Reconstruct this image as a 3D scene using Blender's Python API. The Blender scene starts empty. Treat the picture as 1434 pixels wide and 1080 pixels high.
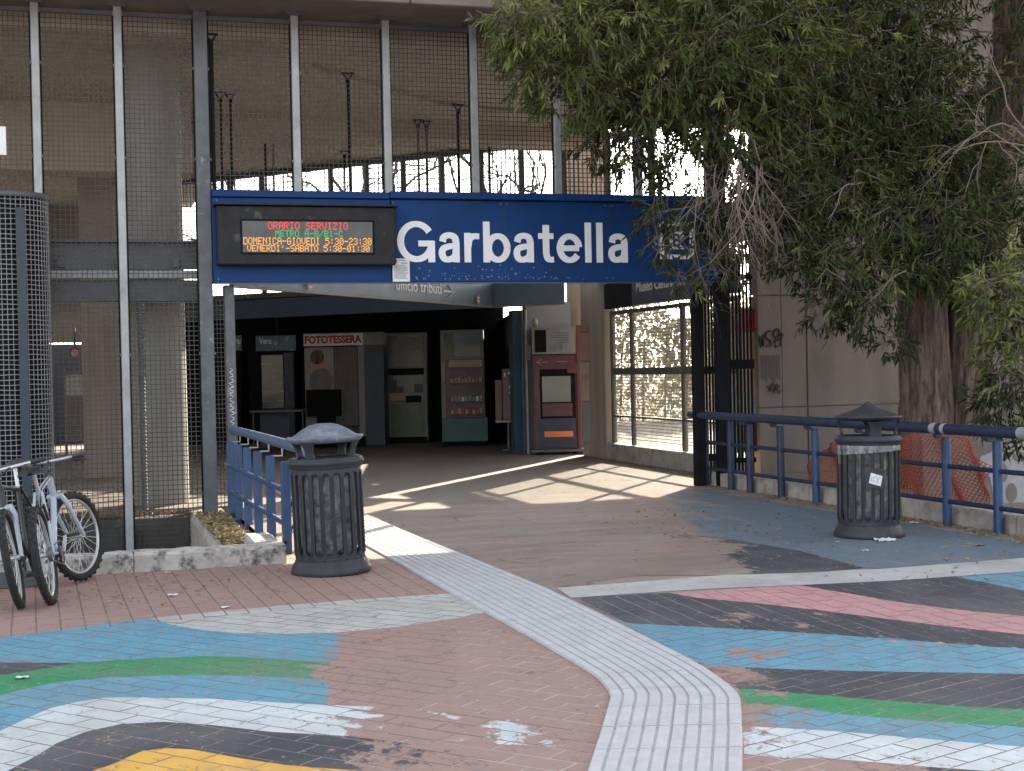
import bpy, bmesh, math, random
import numpy as np
from mathutils import Vector, Matrix, Euler
random.seed(7); rng = np.random.default_rng(7)
R = math.radians
S = bpy.context.scene
COL = S.collection

# ------------------------------------------------------------------ camera, sky, sun, exposure
F = 2000.; CX, CY = 717., 540.; TH = math.atan(.3); ROLL = .021; PITCH = math.atan(22 / 2000)
CAM = (-16.9 * math.sin(TH), -16.9 * math.cos(TH), 1.5)
_s, _c = math.sin(TH), math.cos(TH)
FW = Vector((_s * math.cos(PITCH), _c * math.cos(PITCH), -math.sin(PITCH)))
_r0 = Vector((_c, -_s, 0.)); _u0 = Vector((_s * math.sin(PITCH), _c * math.sin(PITCH), math.cos(PITCH)))
RT = math.cos(ROLL) * _r0 - math.sin(ROLL) * _u0
UP = math.sin(ROLL) * _r0 + math.cos(ROLL) * _u0
cam = bpy.data.objects.new('camera', bpy.data.cameras.new('camera'))
COL.objects.link(cam); S.camera = cam
cam.matrix_world = Matrix(((RT.x, UP.x, -FW.x, CAM[0]), (RT.y, UP.y, -FW.y, CAM[1]), (RT.z, UP.z, -FW.z, CAM[2]), (0, 0, 0, 1)))
cam.data.sensor_width = 36; cam.data.lens = 36 * F / 1434; cam.data.clip_start = .1; cam.data.clip_end = 1500

SUN_EL = R(22); SUN_D = Vector((3.9, 5.08, 0)).normalized()
SUN_AZ = math.atan2(SUN_D.x, SUN_D.y)
SKY_STR, SUN_STR, EXPOSURE = .15, 5.0, 2.0
W = bpy.data.worlds.new("World"); S.world = W; W.use_nodes = True
nt = W.node_tree; nt.nodes.clear()
sky = nt.nodes.new('ShaderNodeTexSky'); sky.sky_type = 'NISHITA'; sky.sun_disc = False
sky.sun_elevation = SUN_EL; sky.sun_rotation = SUN_AZ; sky.dust_density = 2.0
bg = nt.nodes.new('ShaderNodeBackground'); bg.inputs[1].default_value = SKY_STR
wo = nt.nodes.new('ShaderNodeOutputWorld')
veil = nt.nodes.new('ShaderNodeHueSaturation'); veil.inputs['Saturation'].default_value = .3     # thin high haze: a pale sky
nt.links.new(sky.outputs[0], veil.inputs['Color']); nt.links.new(veil.outputs[0], bg.inputs[0]); nt.links.new(bg.outputs[0], wo.inputs[0])
sun = bpy.data.objects.new('sun', bpy.data.lights.new('sun', 'SUN')); COL.objects.link(sun)
sun.data.energy = SUN_STR; sun.data.angle = R(.5); sun.data.color = (1, .86, .64)
_sd = Vector((SUN_D.x * math.cos(SUN_EL), SUN_D.y * math.cos(SUN_EL), math.sin(SUN_EL)))
sun.rotation_euler = _sd.to_track_quat('Z', 'Y').to_euler(); sun.location = (20, 30, 30)
S.view_settings.view_transform = 'Standard'; S.view_settings.look = 'None'
S.view_settings.exposure = EXPOSURE; S.view_settings.gamma = 1; S.view_settings.use_curve_mapping = False
S.render.engine = 'CYCLES'; S.cycles.max_bounces = 8; S.cycles.diffuse_bounces = 5; S.cycles.transparent_max_bounces = 8

# ------------------------------------------------------------------ measuring helpers (photo point -> place on a plane)
def ray(x, y): return FW + (x - CX) / F * RT + (CY - y) / F * UP
def at(x, y, t): return Vector(CAM) + t * ray(x, y)
def G(x, y, z=0.): d = ray(x, y); return Vector(CAM) + (z - CAM[2]) / d.z * d
def PB(x, y, b): d = ray(x, y); return Vector(CAM) + (b - CAM[1]) / d.y * d
def PA(x, y, a): d = ray(x, y); return Vector(CAM) + (a - CAM[0]) / d.x * d
def proj(p):
    d = Vector(p) - Vector(CAM); z = d.dot(FW)
    return (CX + F * d.dot(RT) / z, CY - F * d.dot(UP) / z)

# ------------------------------------------------------------------ mesh builder
class MB:
    def __init__(s): s.v = []; s.f = []; s.attr = None; s.smooth = set()
    def add(s, vs, fs, smooth=False):
        o = len(s.v); s.v += [tuple(v) for v in vs]
        for f in fs:
            if smooth: s.smooth.add(len(s.f))
            s.f.append(tuple(i + o for i in f))
        return s
    def box(s, c, d, rot=None, bev=0.):
        hx, hy, hz = d[0] / 2, d[1] / 2, d[2] / 2
        if bev > 0 and bev < min(hx, hy, hz):
            vs = []; idx = {}
            for sx in (-1, 1):
                for sy in (-1, 1):
                    for sz in (-1, 1):
                        for ax in range(3):
                            p = [sx * hx, sy * hy, sz * hz]
                            for k in range(3):
                                if k != ax: p[k] -= (sx, sy, sz)[k] * bev
                            idx[(sx, sy, sz, ax)] = len(vs); vs.append(p)
            fs = []
            for ax in range(3):
                a1, a2 = [k for k in range(3) if k != ax]
                for sg in (-1, 1):
                    q = []
                    for (u, w) in ((-1, -1), (1, -1), (1, 1), (-1, 1)):
                        t = [0, 0, 0]; t[ax] = sg; t[a1] = u; t[a2] = w; q.append(idx[(t[0], t[1], t[2], ax)])
                    fs.append(q)
            for ax in range(3):
                a1, a2 = [k for k in range(3) if k != ax]
                for u in (-1, 1):
                    for w in (-1, 1):
                        q = []
                        for (sg, face) in ((-1, a1), (1, a1), (1, a2), (-1, a2)):
                            t = [0, 0, 0]; t[ax] = sg; t[a1] = u; t[a2] = w; q.append(idx[(t[0], t[1], t[2], face)])
                        fs.append(q)
            for sx in (-1, 1):
                for sy in (-1, 1):
                    for sz in (-1, 1): fs.append([idx[(sx, sy, sz, k)] for k in range(3)])
        else:
            vs = [(x * hx, y * hy, z * hz) for x in (-1, 1) for y in (-1, 1) for z in (-1, 1)]
            fs = [(0, 1, 3, 2), (4, 6, 7, 5), (0, 4, 5, 1), (2, 3, 7, 6), (0, 2, 6, 4), (1, 5, 7, 3)]
        M = Matrix.Identity(3) if rot is None else (rot if isinstance(rot, Matrix) else Euler(rot).to_matrix())
        c = Vector(c)
        return s.add([M @ Vector(v) + c for v in vs], fs)
    def bb(s, x0, x1, y0, y1, z0, z1, bev=0.):
        return s.box(((x0 + x1) / 2, (y0 + y1) / 2, (z0 + z1) / 2), (x1 - x0, y1 - y0, z1 - z0), None, bev)
    def bar(s, p, q, w, h=None):
        p = Vector(p); q = Vector(q); d = q - p; L = d.length
        M = d.to_track_quat('Z', 'Y').to_matrix()
        return s.box((p + q) / 2, (w, h or w, L), M)
    def tube(s, pts, r, n=8, cap=True, smooth=True):
        pts = [Vector(p) for p in pts]; m = len(pts)
        rs = r if isinstance(r, (list, tuple)) else [r] * m
        vs = []; fs = []; ref = None
        for i, p in enumerate(pts):
            d = (pts[min(i + 1, m - 1)] - pts[max(i - 1, 0)])
            if d.length < 1e-9: d = Vector((0, 0, 1))
            d.normalize()
            if ref is None: ref = Vector((1, 0, 0)) if abs(d.x) < .8 else Vector((0, 1, 0))
            u = (ref - ref.dot(d) * d)
            if u.length < 1e-6: u = d.orthogonal()
            u.normalize(); w = d.cross(u); ref = u
            for k in range(n):
                a = 2 * math.pi * k / n; vs.append(p + rs[i] * (math.cos(a) * u + math.sin(a) * w))
        for i in range(m - 1):
            for k in range(n):
                k2 = (k + 1) % n; fs.append((i * n + k, i * n + k2, (i + 1) * n + k2, (i + 1) * n + k))
        s.add(vs, fs, smooth)
        if cap: s.add([vs[k] for k in range(n)], [tuple(range(n - 1, -1, -1))]); s.add(vs[-n:], [tuple(range(n))])
        return s
    def lathe(s, prof, c=(0, 0, 0), n=32, smooth=True, a0=0, a1=2 * math.pi):
        full = abs(a1 - a0 - 2 * math.pi) < 1e-6; k = n if full else n + 1; vs = []; fs = []
        for (r, z) in prof:
            for i in range(k):
                a = a0 + (a1 - a0) * i / n; vs.append((c[0] + r * math.cos(a), c[1] + r * math.sin(a), c[2] + z))
        for j in range(len(prof) - 1):
            for i in range(n):
                i2 = (i + 1) % k; fs.append((j * k + i, j * k + i2, (j + 1) * k + i2, (j + 1) * k + i))
        return s.add(vs, fs, smooth)
    def prism(s, poly, ax='z', t0=0, t1=1):
        n = len(poly)
        def P(u, w, t): return {'z': (u, w, t), 'y': (u, t, w), 'x': (t, u, w)}[ax]
        vs = [P(u, w, t0) for u, w in poly] + [P(u, w, t1) for u, w in poly]
        fs = [tuple(range(n - 1, -1, -1)), tuple(range(n, 2 * n))] + [(i, (i + 1) % n, n + (i + 1) % n, n + i) for i in range(n)]
        return s.add(vs, fs)
    def torus(s, c, R0, r, axis='y', n=32, m=8):
        vs = []; fs = []
        for i in range(n):
            a = 2 * math.pi * i / n
            for j in range(m):
                b = 2 * math.pi * j / m; q = R0 + r * math.cos(b); h = r * math.sin(b)
                x, z = q * math.cos(a), q * math.sin(a)
                p = {'y': (x, h, z), 'z': (x, z, h), 'x': (h, x, z)}[axis]
                vs.append((c[0] + p[0], c[1] + p[1], c[2] + p[2]))
        for i in range(n):
            for j in range(m):
                i2, j2 = (i + 1) % n, (j + 1) % m; fs.append((i * m + j, i2 * m + j, i2 * m + j2, i * m + j2))
        return s.add(vs, fs, True)
    def grid(s, fn, nu, nv, smooth=True):
        vs = [fn(i / nu, j / nv) for i in range(nu + 1) for j in range(nv + 1)]
        fs = [(i * (nv + 1) + j, (i + 1) * (nv + 1) + j, (i + 1) * (nv + 1) + j + 1, i * (nv + 1) + j + 1) for i in range(nu) for j in range(nv)]
        return s.add(vs, fs, smooth)

def mesh_obj(name, mb, mat, off=(0, 0, 0), fixn=True):
    me = bpy.data.meshes.new(name)
    o = Vector(off)
    me.from_pydata([(v[0] - o.x, v[1] - o.y, v[2] - o.z) for v in mb.v], [], mb.f)
    if mb.smooth:
        fl = np.zeros(len(me.polygons), dtype=bool); fl[list(mb.smooth)] = True
        me.polygons.foreach_set('use_smooth', fl)
    if mb.attr is not None:
        at_ = me.attributes.new('wear_or_tone', 'FLOAT', 'POINT'); at_.data.foreach_set('value', np.array(mb.attr, dtype=np.float32))
    if fixn:
        bm = bmesh.new(); bm.from_mesh(me); bmesh.ops.recalc_face_normals(bm, faces=bm.faces); bm.to_mesh(me); bm.free()
    me.materials.append(mat); me.update()
    ob = bpy.data.objects.new(name, me); COL.objects.link(ob)
    return ob

def tag(o, label, cat, group=None, kind=None):
    if label: o['label'] = label
    if cat: o['category'] = cat
    if group: o['group'] = group
    if kind: o['kind'] = kind
    return o

class Thing:
    def __init__(s, name, label, cat, loc, rot=(0, 0, 0), group=None):
        s.o = bpy.data.objects.new(name, None); COL.objects.link(s.o)
        s.o.empty_display_size = .1; s.o.location = loc; s.o.rotation_euler = rot; s.loc = Vector(loc)
        tag(s.o, label, cat, group)
    def part(s, name, mb, mat, parent=None, local=False, label=None, kind=None):
        ob = mesh_obj(name, mb, mat, (0, 0, 0) if local else s.loc)
        ob.parent = parent or s.o
        if label: ob['label'] = label
        if kind: ob['kind'] = kind
        return ob
def solo(name, mb, mat, label, cat, loc, group=None, kind=None, local=False):
    ob = mesh_obj(name, mb, mat, (0, 0, 0) if local else loc); ob.location = loc
    return tag(ob, label, cat, group, kind)
class Struct:
    def __init__(s, name, mb, mat, loc=(0, 0, 0)):
        s.loc = Vector(loc); s.o = mesh_obj(name, mb, mat, loc); s.o.location = loc; s.o['kind'] = 'structure'
    part = Thing.part
def dup(root):
    r = root.copy(); COL.objects.link(r)
    for ch in root.children:
        c = ch.copy(); COL.objects.link(c); c.parent = r
        for g in ch.children:
            d = g.copy(); COL.objects.link(d); d.parent = c
    return r

def text_mb(txt, width, height, thick=.004, bold=0., italic=0., spacing=1.):
    """flat lettering in the XZ plane, lower left corner at the origin, facing -Y"""
    cu = bpy.data.curves.new('lettering', 'FONT'); cu.body = txt; cu.size = 1; cu.offset = bold; cu.shear = italic
    cu.space_character = spacing; cu.fill_mode = 'BOTH'; cu.extrude = .5; cu.resolution_u = 4
    ob = bpy.data.objects.new('lettering', cu); COL.objects.link(ob)
    dg = bpy.context.evaluated_depsgraph_get(); dg.update()
    me = bpy.data.meshes.new_from_object(ob.evaluated_get(dg))
    n = len(me.vertices); co = np.zeros(n * 3); me.vertices.foreach_get('co', co); co = co.reshape(-1, 3)
    mn, mx = co.min(0), co.max(0)
    sx = width / (mx[0] - mn[0]); sz = height / (mx[1] - mn[1])
    out = np.stack([(co[:, 0] - mn[0]) * sx, -(co[:, 2] + .5) * thick, (co[:, 1] - mn[1]) * sz], 1)
    mb = MB(); mb.add(out.tolist(), [tuple(p.vertices) for p in me.polygons])
    bpy.data.objects.remove(ob); bpy.data.curves.remove(cu); bpy.data.meshes.remove(me)
    return mb
def moved(mb, M):
    mb.v = [tuple(M @ Vector(v)) for v in mb.v]; return mb

# ------------------------------------------------------------------ materials
def srgb(r, g, b):
    f = lambda c: (c / 255 / 12.92) if c / 255 <= .04045 else ((c / 255 + .055) / 1.055) ** 2.4
    return (f(r), f(g), f(b))
class NT:
    def __init__(s, name):
        s.m = bpy.data.materials.new(name); s.m.use_nodes = True; s.t = s.m.node_tree; s.t.nodes.clear()
        s.out = s.n('OutputMaterial'); s.pos = s.n('NewGeometry').outputs['Position']
    def n(s, k): return s.t.nodes.new('ShaderNode' + k)
    def l(s, a, b): s.t.links.new(a, b)
    def noise(s, scale, detail=4, rough=.6, stretch=None, w=0., vec=None):
        v = vec or s.pos
        mp = s.n('Mapping'); s.l(v, mp.inputs[0]); mp.inputs['Scale'].default_value = stretch or (1, 1, 1); mp.inputs['Location'].default_value = (w, w * 1.7, w * .3)
        x = s.n('TexNoise'); x.inputs['Scale'].default_value = scale; x.inputs['Detail'].default_value = detail; x.inputs['Roughness'].default_value = rough
        s.l(mp.outputs[0], x.inputs[0]); return x.outputs[0]
    def ramp(s, fac, lo, hi):
        x = s.n('MapRange'); s.l(fac, x.inputs[0]); x.inputs[1].default_value = lo; x.inputs[2].default_value = hi; x.clamp = True; return x.outputs[0]
    def mix(s, fac, a, b):
        x = s.n('Mix'); x.data_type = 'RGBA'
        for v, k in ((fac, 0), (a, 6), (b, 7)):
            if isinstance(v, (int, float)): x.inputs[k].default_value = v
            elif isinstance(v, tuple): x.inputs[k].default_value = (*v[:3], 1)
            else: s.l(v, x.inputs[k])
        return x.outputs[2]
    def math(s, op, a, b=0.):
        x = s.n('Math'); x.operation = op
        for v, k in ((a, 0), (b, 1)):
            if isinstance(v, (int, float)): x.inputs[k].default_value = v
            else: s.l(v, x.inputs[k])
        return x.outputs[0]
    def attr(s, name):
        x = s.n('Attribute'); x.attribute_name = name; return x.outputs['Fac']
    def bsdf(s, col, rough=.7, metal=0., bump=None, bs=.3, bd=.01, spec=.5):
        b = s.n('BsdfPrincipled')
        if isinstance(col, tuple): b.inputs['Base Color'].default_value = (*col[:3], 1)
        else: s.l(col, b.inputs['Base Color'])
        if isinstance(rough, (int, float)): b.inputs['Roughness'].default_value = rough
        else: s.l(rough, b.inputs['Roughness'])
        b.inputs['Metallic'].default_value = metal; b.inputs['Specular IOR Level'].default_value = spec
        if bump is not None:
            bp = s.n('Bump'); bp.inputs['Strength'].default_value = bs; bp.inputs['Distance'].default_value = bd
            s.l(bump, bp.inputs['Height']); s.l(bp.outputs[0], b.inputs['Normal'])
        return b
    def done(s, b): s.l(b.outputs[0], s.out.inputs[0]); return s.m

def mat(name, c, rough=.6, var=.25, scale=6., dirt=None, dirt_lo=.55, dirt_hi=.75, dscale=2.5, metal=0., bump=.25, bscale=60., stretch=None, spec=.5, bd=.004):
    N = NT(name)
    n1 = N.noise(scale, 5, .65, stretch)
    c2 = tuple(x * (1 - var) for x in c); c1 = tuple(min(1, x * (1 + var * .5)) for x in c)
    col = N.mix(N.ramp(n1, .3, .7), c2, c1)
    rg = rough
    if dirt:
        d = N.ramp(N.noise(dscale, 7, .7, stretch, 3.1), dirt_lo, dirt_hi); col = N.mix(d, col, dirt)
    rg = N.math('ADD', N.math('MULTIPLY', N.noise(scale * 2.3, 3, .5, None, 7.), .3), rough - .15)
    return N.done(N.bsdf(col, rg, metal, N.noise(bscale, 4, .6, stretch) if bump else None, bump, bd, spec))
def emis(name, c, s=1.):
    N = NT(name); b = N.bsdf((0.01, .01, .01), .5); b.inputs['Emission Color'].default_value = (*c, 1); b.inputs['Emission Strength'].default_value = s
    return N.done(b)

BR1, BR2, BR3 = (.36, .235, .20), (.25, .16, .135), (.20, .155, .135)
def brick_nodes(N):
    big = N.ramp(N.noise(.9, 5, .6, None, 2.), .35, .7); fine = N.math('ADD', N.math('MULTIPLY', N.noise(14, 6, .75), .6), N.math('MULTIPLY', N.noise(90, 3, .7, None, 3.), .4))
    col = N.mix(N.ramp(fine, .3, .72), BR2, BR1); col = N.mix(N.math('MULTIPLY', big, .35), col, BR3)
    # dark chips and scuffs, stretched
    ch = N.ramp(N.noise(11, 6, .8, (1, .45, 1), 5.), .57, .64); col = N.mix(N.math('MULTIPLY', ch, .62), col, (.1, .075, .065))
    pale = N.ramp(N.noise(3.2, 7, .75, (1, .5, 1), 9.), .6, .78); col = N.mix(N.math('MULTIPLY', pale, .4), col, (.42, .36, .32))
    return col
def brick_mat():
    N = NT('brick_paver'); return N.done(N.bsdf(brick_nodes(N), .82, 0, N.noise(60, 5, .75), .5, .006, .3))
def floor_over(N, col):
    col = N.mix(N.ramp(N.noise(.5, 4, .6, None, 40.), .35, .65), col, (.27, .23, .2))
    col = N.mix(N.math('MULTIPLY', N.ramp(N.noise(1.5, 8, .72, (.35, 1, 1), 51.), .42, .66), .55), col, (.12, .095, .08))
    return N.mix(N.math('MULTIPLY', N.ramp(N.noise(13, 6, .8, (.4, 1, 1), 57.), .6, .68), .6), col, (.07, .058, .05))
def paint_mat(name, c, flat=False, chip=.0):
    N = NT(name); base = brick_nodes(N)
    if flat: base = floor_over(N, base)
    v = N.noise(5, 6, .7, None, 11.)
    pc = N.mix(N.ramp(v, .3, .75), tuple(x * .80 for x in c), tuple(min(.86, x * 1.06) for x in c))
    pc = N.mix(N.math('MULTIPLY', N.ramp(N.noise(1.1, 6, .65, None, 21.), .45, .7), .42), pc, (.2, .18, .17))
    fl = N.ramp(N.noise(24, 6, .8, (1, .45, 1), 4.), .59, .64); pc = N.mix(N.math('MULTIPLY', fl, .6), pc, (.07, .065, .065))
    sp = N.ramp(N.noise(34, 4, .8, (1, .5, 1), 14.), .62, .67); pc = N.mix(N.math('MULTIPLY', sp, .4), pc, (.6, .58, .55))
    wn = N.math('ADD', N.math('MULTIPLY', N.noise(2.2, 3, .6, (1, .6, 1), 31.), .6), N.math('MULTIPLY', N.noise(17, 6, .75, (1, .7, 1), 33.), .4))
    lo = N.math('SUBTRACT', N.math('MULTIPLY', N.attr('wear_or_tone'), .5), -.27 - chip)   # wear 0 -> .27, 1 -> .77
    k = N.math('MULTIPLY', N.math('SUBTRACT', wn, lo), 26.)
    k = N.math('MINIMUM', N.math('MAXIMUM', k, 0.), 1.)
    col = N.mix(k, base, pc)
    return N.done(N.bsdf(col, .75, 0, N.math('ADD', N.noise(70, 5, .7), N.math('MULTIPLY', k, .4)), .45, .005, .22))
def floor_mat(name='worn_paving', tint=None):
    N = NT(name); col = brick_nodes(N)
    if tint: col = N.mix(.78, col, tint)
    else:
        col = N.mix(N.math('MULTIPLY', N.ramp(N.noise(1.5, 8, .72, (.35, 1, 1), 51.), .42, .66), .55), col, (.12, .095, .08))
        col = N.mix(N.math('MULTIPLY', N.ramp(N.noise(13, 6, .8, (.4, 1, 1), 57.), .6, .68), .6), col, (.07, .058, .05))
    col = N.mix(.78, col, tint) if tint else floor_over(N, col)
    cr = N.n('TexVoronoi'); cr.feature = 'DISTANCE_TO_EDGE'; cr.inputs['Scale'].default_value = 1.1
    mp = N.n('Mapping'); mp.inputs['Scale'].default_value = (1, .55, 1)
    d = N.n('VectorMath'); d.operation = 'ADD'; nz = N.n('TexNoise'); nz.inputs['Scale'].default_value = 2.; nz.inputs['Detail'].default_value = 6; N.l(N.pos, nz.inputs[0])
    N.l(N.pos, d.inputs[0]); N.l(nz.outputs['Color'], d.inputs[1]); N.l(d.outputs[0], mp.inputs[0]); N.l(mp.outputs[0], cr.inputs['Vector'])
    crack = N.math('MULTIPLY', N.ramp(cr.outputs[0], .022, .006), N.ramp(N.noise(.8, 3, .5, None, 12.), .5, .6))
    col = N.mix(N.math('MULTIPLY', crack, .7), col, (.07, .055, .05))
    br = N.n('TexBrick'); br.inputs['Scale'].default_value = 1; br.inputs['Brick Width'].default_value = .262; br.inputs['Row Height'].default_value = .135; br.inputs['Mortar Size'].default_value = .005
    for k in (1, 2): br.inputs[k].default_value = (1, 1, 1, 1)
    br.inputs[3].default_value = (0, 0, 0, 1); N.l(N.pos, br.inputs[0])
    hb = N.math('ADD', N.noise(45, 6, .75), N.math('MULTIPLY', br.outputs[0], .7))
    col = N.mix(N.math('MULTIPLY', N.math('SUBTRACT', 1., br.outputs[0]), .35), col, (.14, .1, .09))
    return N.done(N.bsdf(col, .78, 0, hb, .4, .006))

M = {}
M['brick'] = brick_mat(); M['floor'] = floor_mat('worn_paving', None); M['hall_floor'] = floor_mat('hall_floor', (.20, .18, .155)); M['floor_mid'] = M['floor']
M['mortar'] = mat('mortar', (.40, .345, .315), .9, .35, 9, (.22, .18, .16), bump=.3)
M['joint_dark'] = mat('dirty_joint_sand', (.15, .115, .10), .95, .4, 9, (.26, .2, .17), bump=.3)
M['pit'] = mat('dark_pit_concrete', (.085, .08, .08), .9, .4, 5, (.16, .15, .14), bump=.4)  # dark mottled tone for the pit floor and ledge
M['soil'] = mat('soil', (.12, .095, .075), .95, .5, 12, (.22, .17, .1), bump=.6, bscale=30, bd=.02)
M['tactile'] = mat('tactile_paving', (.43, .43, .445), .75, .16, 9, (.38, .36, .34), .55, .8, 4, bump=.4, bscale=140, bd=.003)
M['concrete'] = mat('concrete', (.19, .172, .152), .85, .22, 2.2, (.12, .105, .09), .52, .75, 1.2, bump=.3, bscale=40)
M['concrete_board'] = mat('board_marked_concrete', (.33, .285, .235), .85, .25, 7, (.22, .18, .14), .5, .75, 3, bump=.5, bscale=16, stretch=(1, 1, .06), bd=.012)
M['column_grey'] = mat('grey_column_concrete', (.29, .275, .25), .85, .22, 3, (.24, .225, .2), .5, .75, 2, bump=.3, bscale=40, stretch=(1, 1, .3))
M['ceil'] = mat('ceiling_concrete', (.47, .405, .335), .85, .16, 1.4, (.34, .29, .24), .55, .8, .7, bump=.2)
M['wall'] = mat('wall_concrete', (.205, .172, .145), .85, .12, 1.6, (.13, .108, .09), .48, .72, 1.3, bump=.25, bscale=50, stretch=(1, 1, .28))
M['kerb'] = mat('lichened_kerb_stone', (.46, .43, .40), .9, .3, 9, (.085, .08, .078), .49, .64, 8, bump=.6, bscale=35, bd=.01)
M['kerb2'] = mat('kerb_concrete', (.38, .34, .30), .9, .3, 6, (.16, .135, .115), .5, .7, 3.5, bump=.5, bscale=35, bd=.008)
M['steel'] = mat('galvanised_steel', (0.340, 0.357, 0.365), .5, .2, 5, (.22, .22, .22), .55, .75, 4, metal=.25, bump=.1)
M['steel_dark'] = mat('weathered_dark_steel', (0.102, 0.111, 0.123), .55, .3, 5, (.33, .33, .33), .6, .75, 6, metal=.2, bump=.15)
M['wire'] = mat('mesh_wire', (.055, .05, .045), .6, .2, 3, metal=.2, bump=0)
M['wire_light'] = mat('galvanised_mesh', (.30, .28, .24), .6, .2, 3, bump=0)
M['wire_pale'] = mat('pale_mesh_wire', (.30, .30, .30), .6, .2, 3, metal=.1, bump=0)
M['ibeam'] = mat('grey_painted_beam', (0.120, 0.129, 0.141), .6, .2, 4, (.12, .12, .13), bump=.15)
M['blue_sign'] = mat('blue_sign_enamel', (.005, .042, .155), .55, .16, 1.5, (.005, .03, .105), .5, .75, 1.3, bump=.06, bscale=20, spec=.2)
M['blue_rail'] = mat('blue_rail_paint', (.02, .06, .15), .45, .3, 8, (.03, .045, .085), .52, .7, 7, bump=.15)
M['blue_pipe'] = mat('faded_blue_pipe', (.075, .12, .20), .4, .3, 9, (.36, .40, .46), .6, .7, 6, bump=.15)
M['blue_dark'] = mat('dark_blue_rail_paint', (.011, .025, .062), .5, .3, 8, (.035, .035, .045), .5, .7, 8, bump=.2)
M['white'] = mat('white_vinyl', (.76, .77, .79), .55, .06, 3, bump=0)
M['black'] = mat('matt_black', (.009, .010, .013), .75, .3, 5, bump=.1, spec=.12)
M['navy'] = mat('navy_panel', (.022, .035, .06), .5, .2, 3, bump=.05)
M['navy2'] = mat('blue_fascia', (.035, .075, .13), .5, .2, 2, bump=.05)
M['bluegrey'] = mat('blue_grey_panel', (.115, .17, .22), .5, .15, 2, (.12, .16, .21), .55, .75, 2, bump=.05)
M['bin'] = mat('cast_iron_grey', (.034, .036, .043), .5, .3, 9, (.085, .085, .09), .6, .8, 5, bump=.25, bscale=90, metal=.1, stretch=(1, 1, .35), spec=.35)
M['bin_lid'] = mat('weathered_iron_lid', (.14, .165, .20), .5, .4, 14, (.3, .33, .37), .58, .7, 16, bump=.25, bscale=90, metal=.15)
M['led_case'] = mat('display_casing', (.013, .013, .016), .55, .3, 4, (.09, .09, .1), .58, .72, 3.5, bump=.1, spec=.3)
M['led_back'] = mat('display_glass', (.055, .057, .06), .25, .15, 3, bump=0)
M['paper'] = mat('paper', (.68, .69, .70), .8, .1, 6, bump=.05)
M['print'] = mat('grey_print', (.12, .12, .14), .8, .1, 6, bump=0)
M['tyre'] = mat('tyre_rubber', (.018, .018, .019), .85, .3, 20, (.06, .055, .05), .6, .8, 9, bump=.6, bscale=180)
M['bike_white'] = mat('pale_frame_paint', (.36, .42, .48), .35, .12, 6, (.2, .2, .22), .6, .75, 12, bump=.03)
M['bike_black'] = mat('black_frame_paint', (.02, .02, .024), .35, .2, 6, bump=.03)
M['alloy'] = mat('alloy', (.52, .53, .54), .35, .15, 8, (.2, .19, .18), .6, .75, 12, metal=.7, bump=.05)
M['rubber'] = mat('black_plastic', (.022, .022, .024), .55, .2, 8, bump=.1)
M['red'] = mat('dark_red_panel', (0.085, 0.012, 0.017), .4, .25, 3, (.07, .015, .02), .55, .75, 3, bump=.03)
M['red_sign'] = mat('red_lettering', (.42, .03, .03), .5, .1, 3, bump=0)
M['pinkbox'] = mat('faded_pink_cabinet', (0.345, 0.180, 0.161), .6, .15, 3, (.3, .16, .14), bump=.05)
M['cream'] = mat('cream_panel', (0.300, 0.282, 0.246), .55, .15, 3, (.32, .3, .26), bump=.05)
M['greyframe'] = mat('warm_grey_frame', (0.220, 0.209, 0.187), .55, .15, 3, bump=.03)
M['green'] = mat('green_panel', (0.112, 0.147, 0.084), .5, .25, 1.5, (.32, .27, .10), .5, .8, 1.2, bump=.03)
M['teal'] = mat('teal_panel', (.02, .085, .085), .45, .2, 3, bump=.03)
M['orange'] = mat('orange_panel', (.75, .20, .06), .5, .1, 4, bump=0)
M['tan'] = mat('tan_panel', (0.385, 0.266, 0.182), .5, .15, 5, bump=0)
M['lightblue'] = mat('light_blue_print', (0.098, 0.182, 0.238), .5, .3, 5, (.38, .48, .55), .55, .65, 7, bump=0)
M['glass'] = mat('dark_glass', (.02, .024, .028), .08, .2, 2, bump=0, spec=.8)
M['glass_g'] = mat('green_grey_glass', (.08, .10, .09), .12, .2, 2, bump=0, spec=.7)
M['silver'] = mat('grey_blue_poster', (0.198, 0.222, 0.258), .4, .15, 5, bump=0)
M['curtain'] = mat('grey_curtain', (0.198, 0.180, 0.168), .85, .2, 5, bump=.1)
M['skin'] = mat('poster_skin_tone', (.42, .27, .2), .6, .3, 4, bump=0)
M['purple'] = mat('dark_violet_sign', (.04, .042, .12), .5, .15, 3, bump=.03)
M['tile_dark'] = None
M['net'] = mat('orange_plastic_net', (.36, .085, .05), .6, .3, 5, (.2, .05, .032), bump=.05)
M['bark'] = mat('bark', (.18, .128, .098), .95, .7, 14, (.05, .036, .03), .47, .6, 16, bump=1., bscale=26, stretch=(1, 1, .14), bd=.05)
M['twig'] = mat('bare_twig', (.20, .155, .135), .9, .3, 10, bump=.2)
M['far_twig'] = mat('far_bark', (.07, .055, .045), .9, .3, 5, bump=0)
M['graffiti'] = mat('black_spray', (.06, .05, .048), .8, .3, 10, bump=0)
M['spray_white'] = mat('white_spray_paint', (.36, .36, .37), .8, .2, 5, (.24, .23, .22), bump=.1)
M['dryleaf'] = mat('dry_leaves', (.24, .17, .085), .8, .5, 25, (.36, .28, .13), .5, .6, 14, bump=.1)
M['bag'] = None; M['film'] = None
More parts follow.
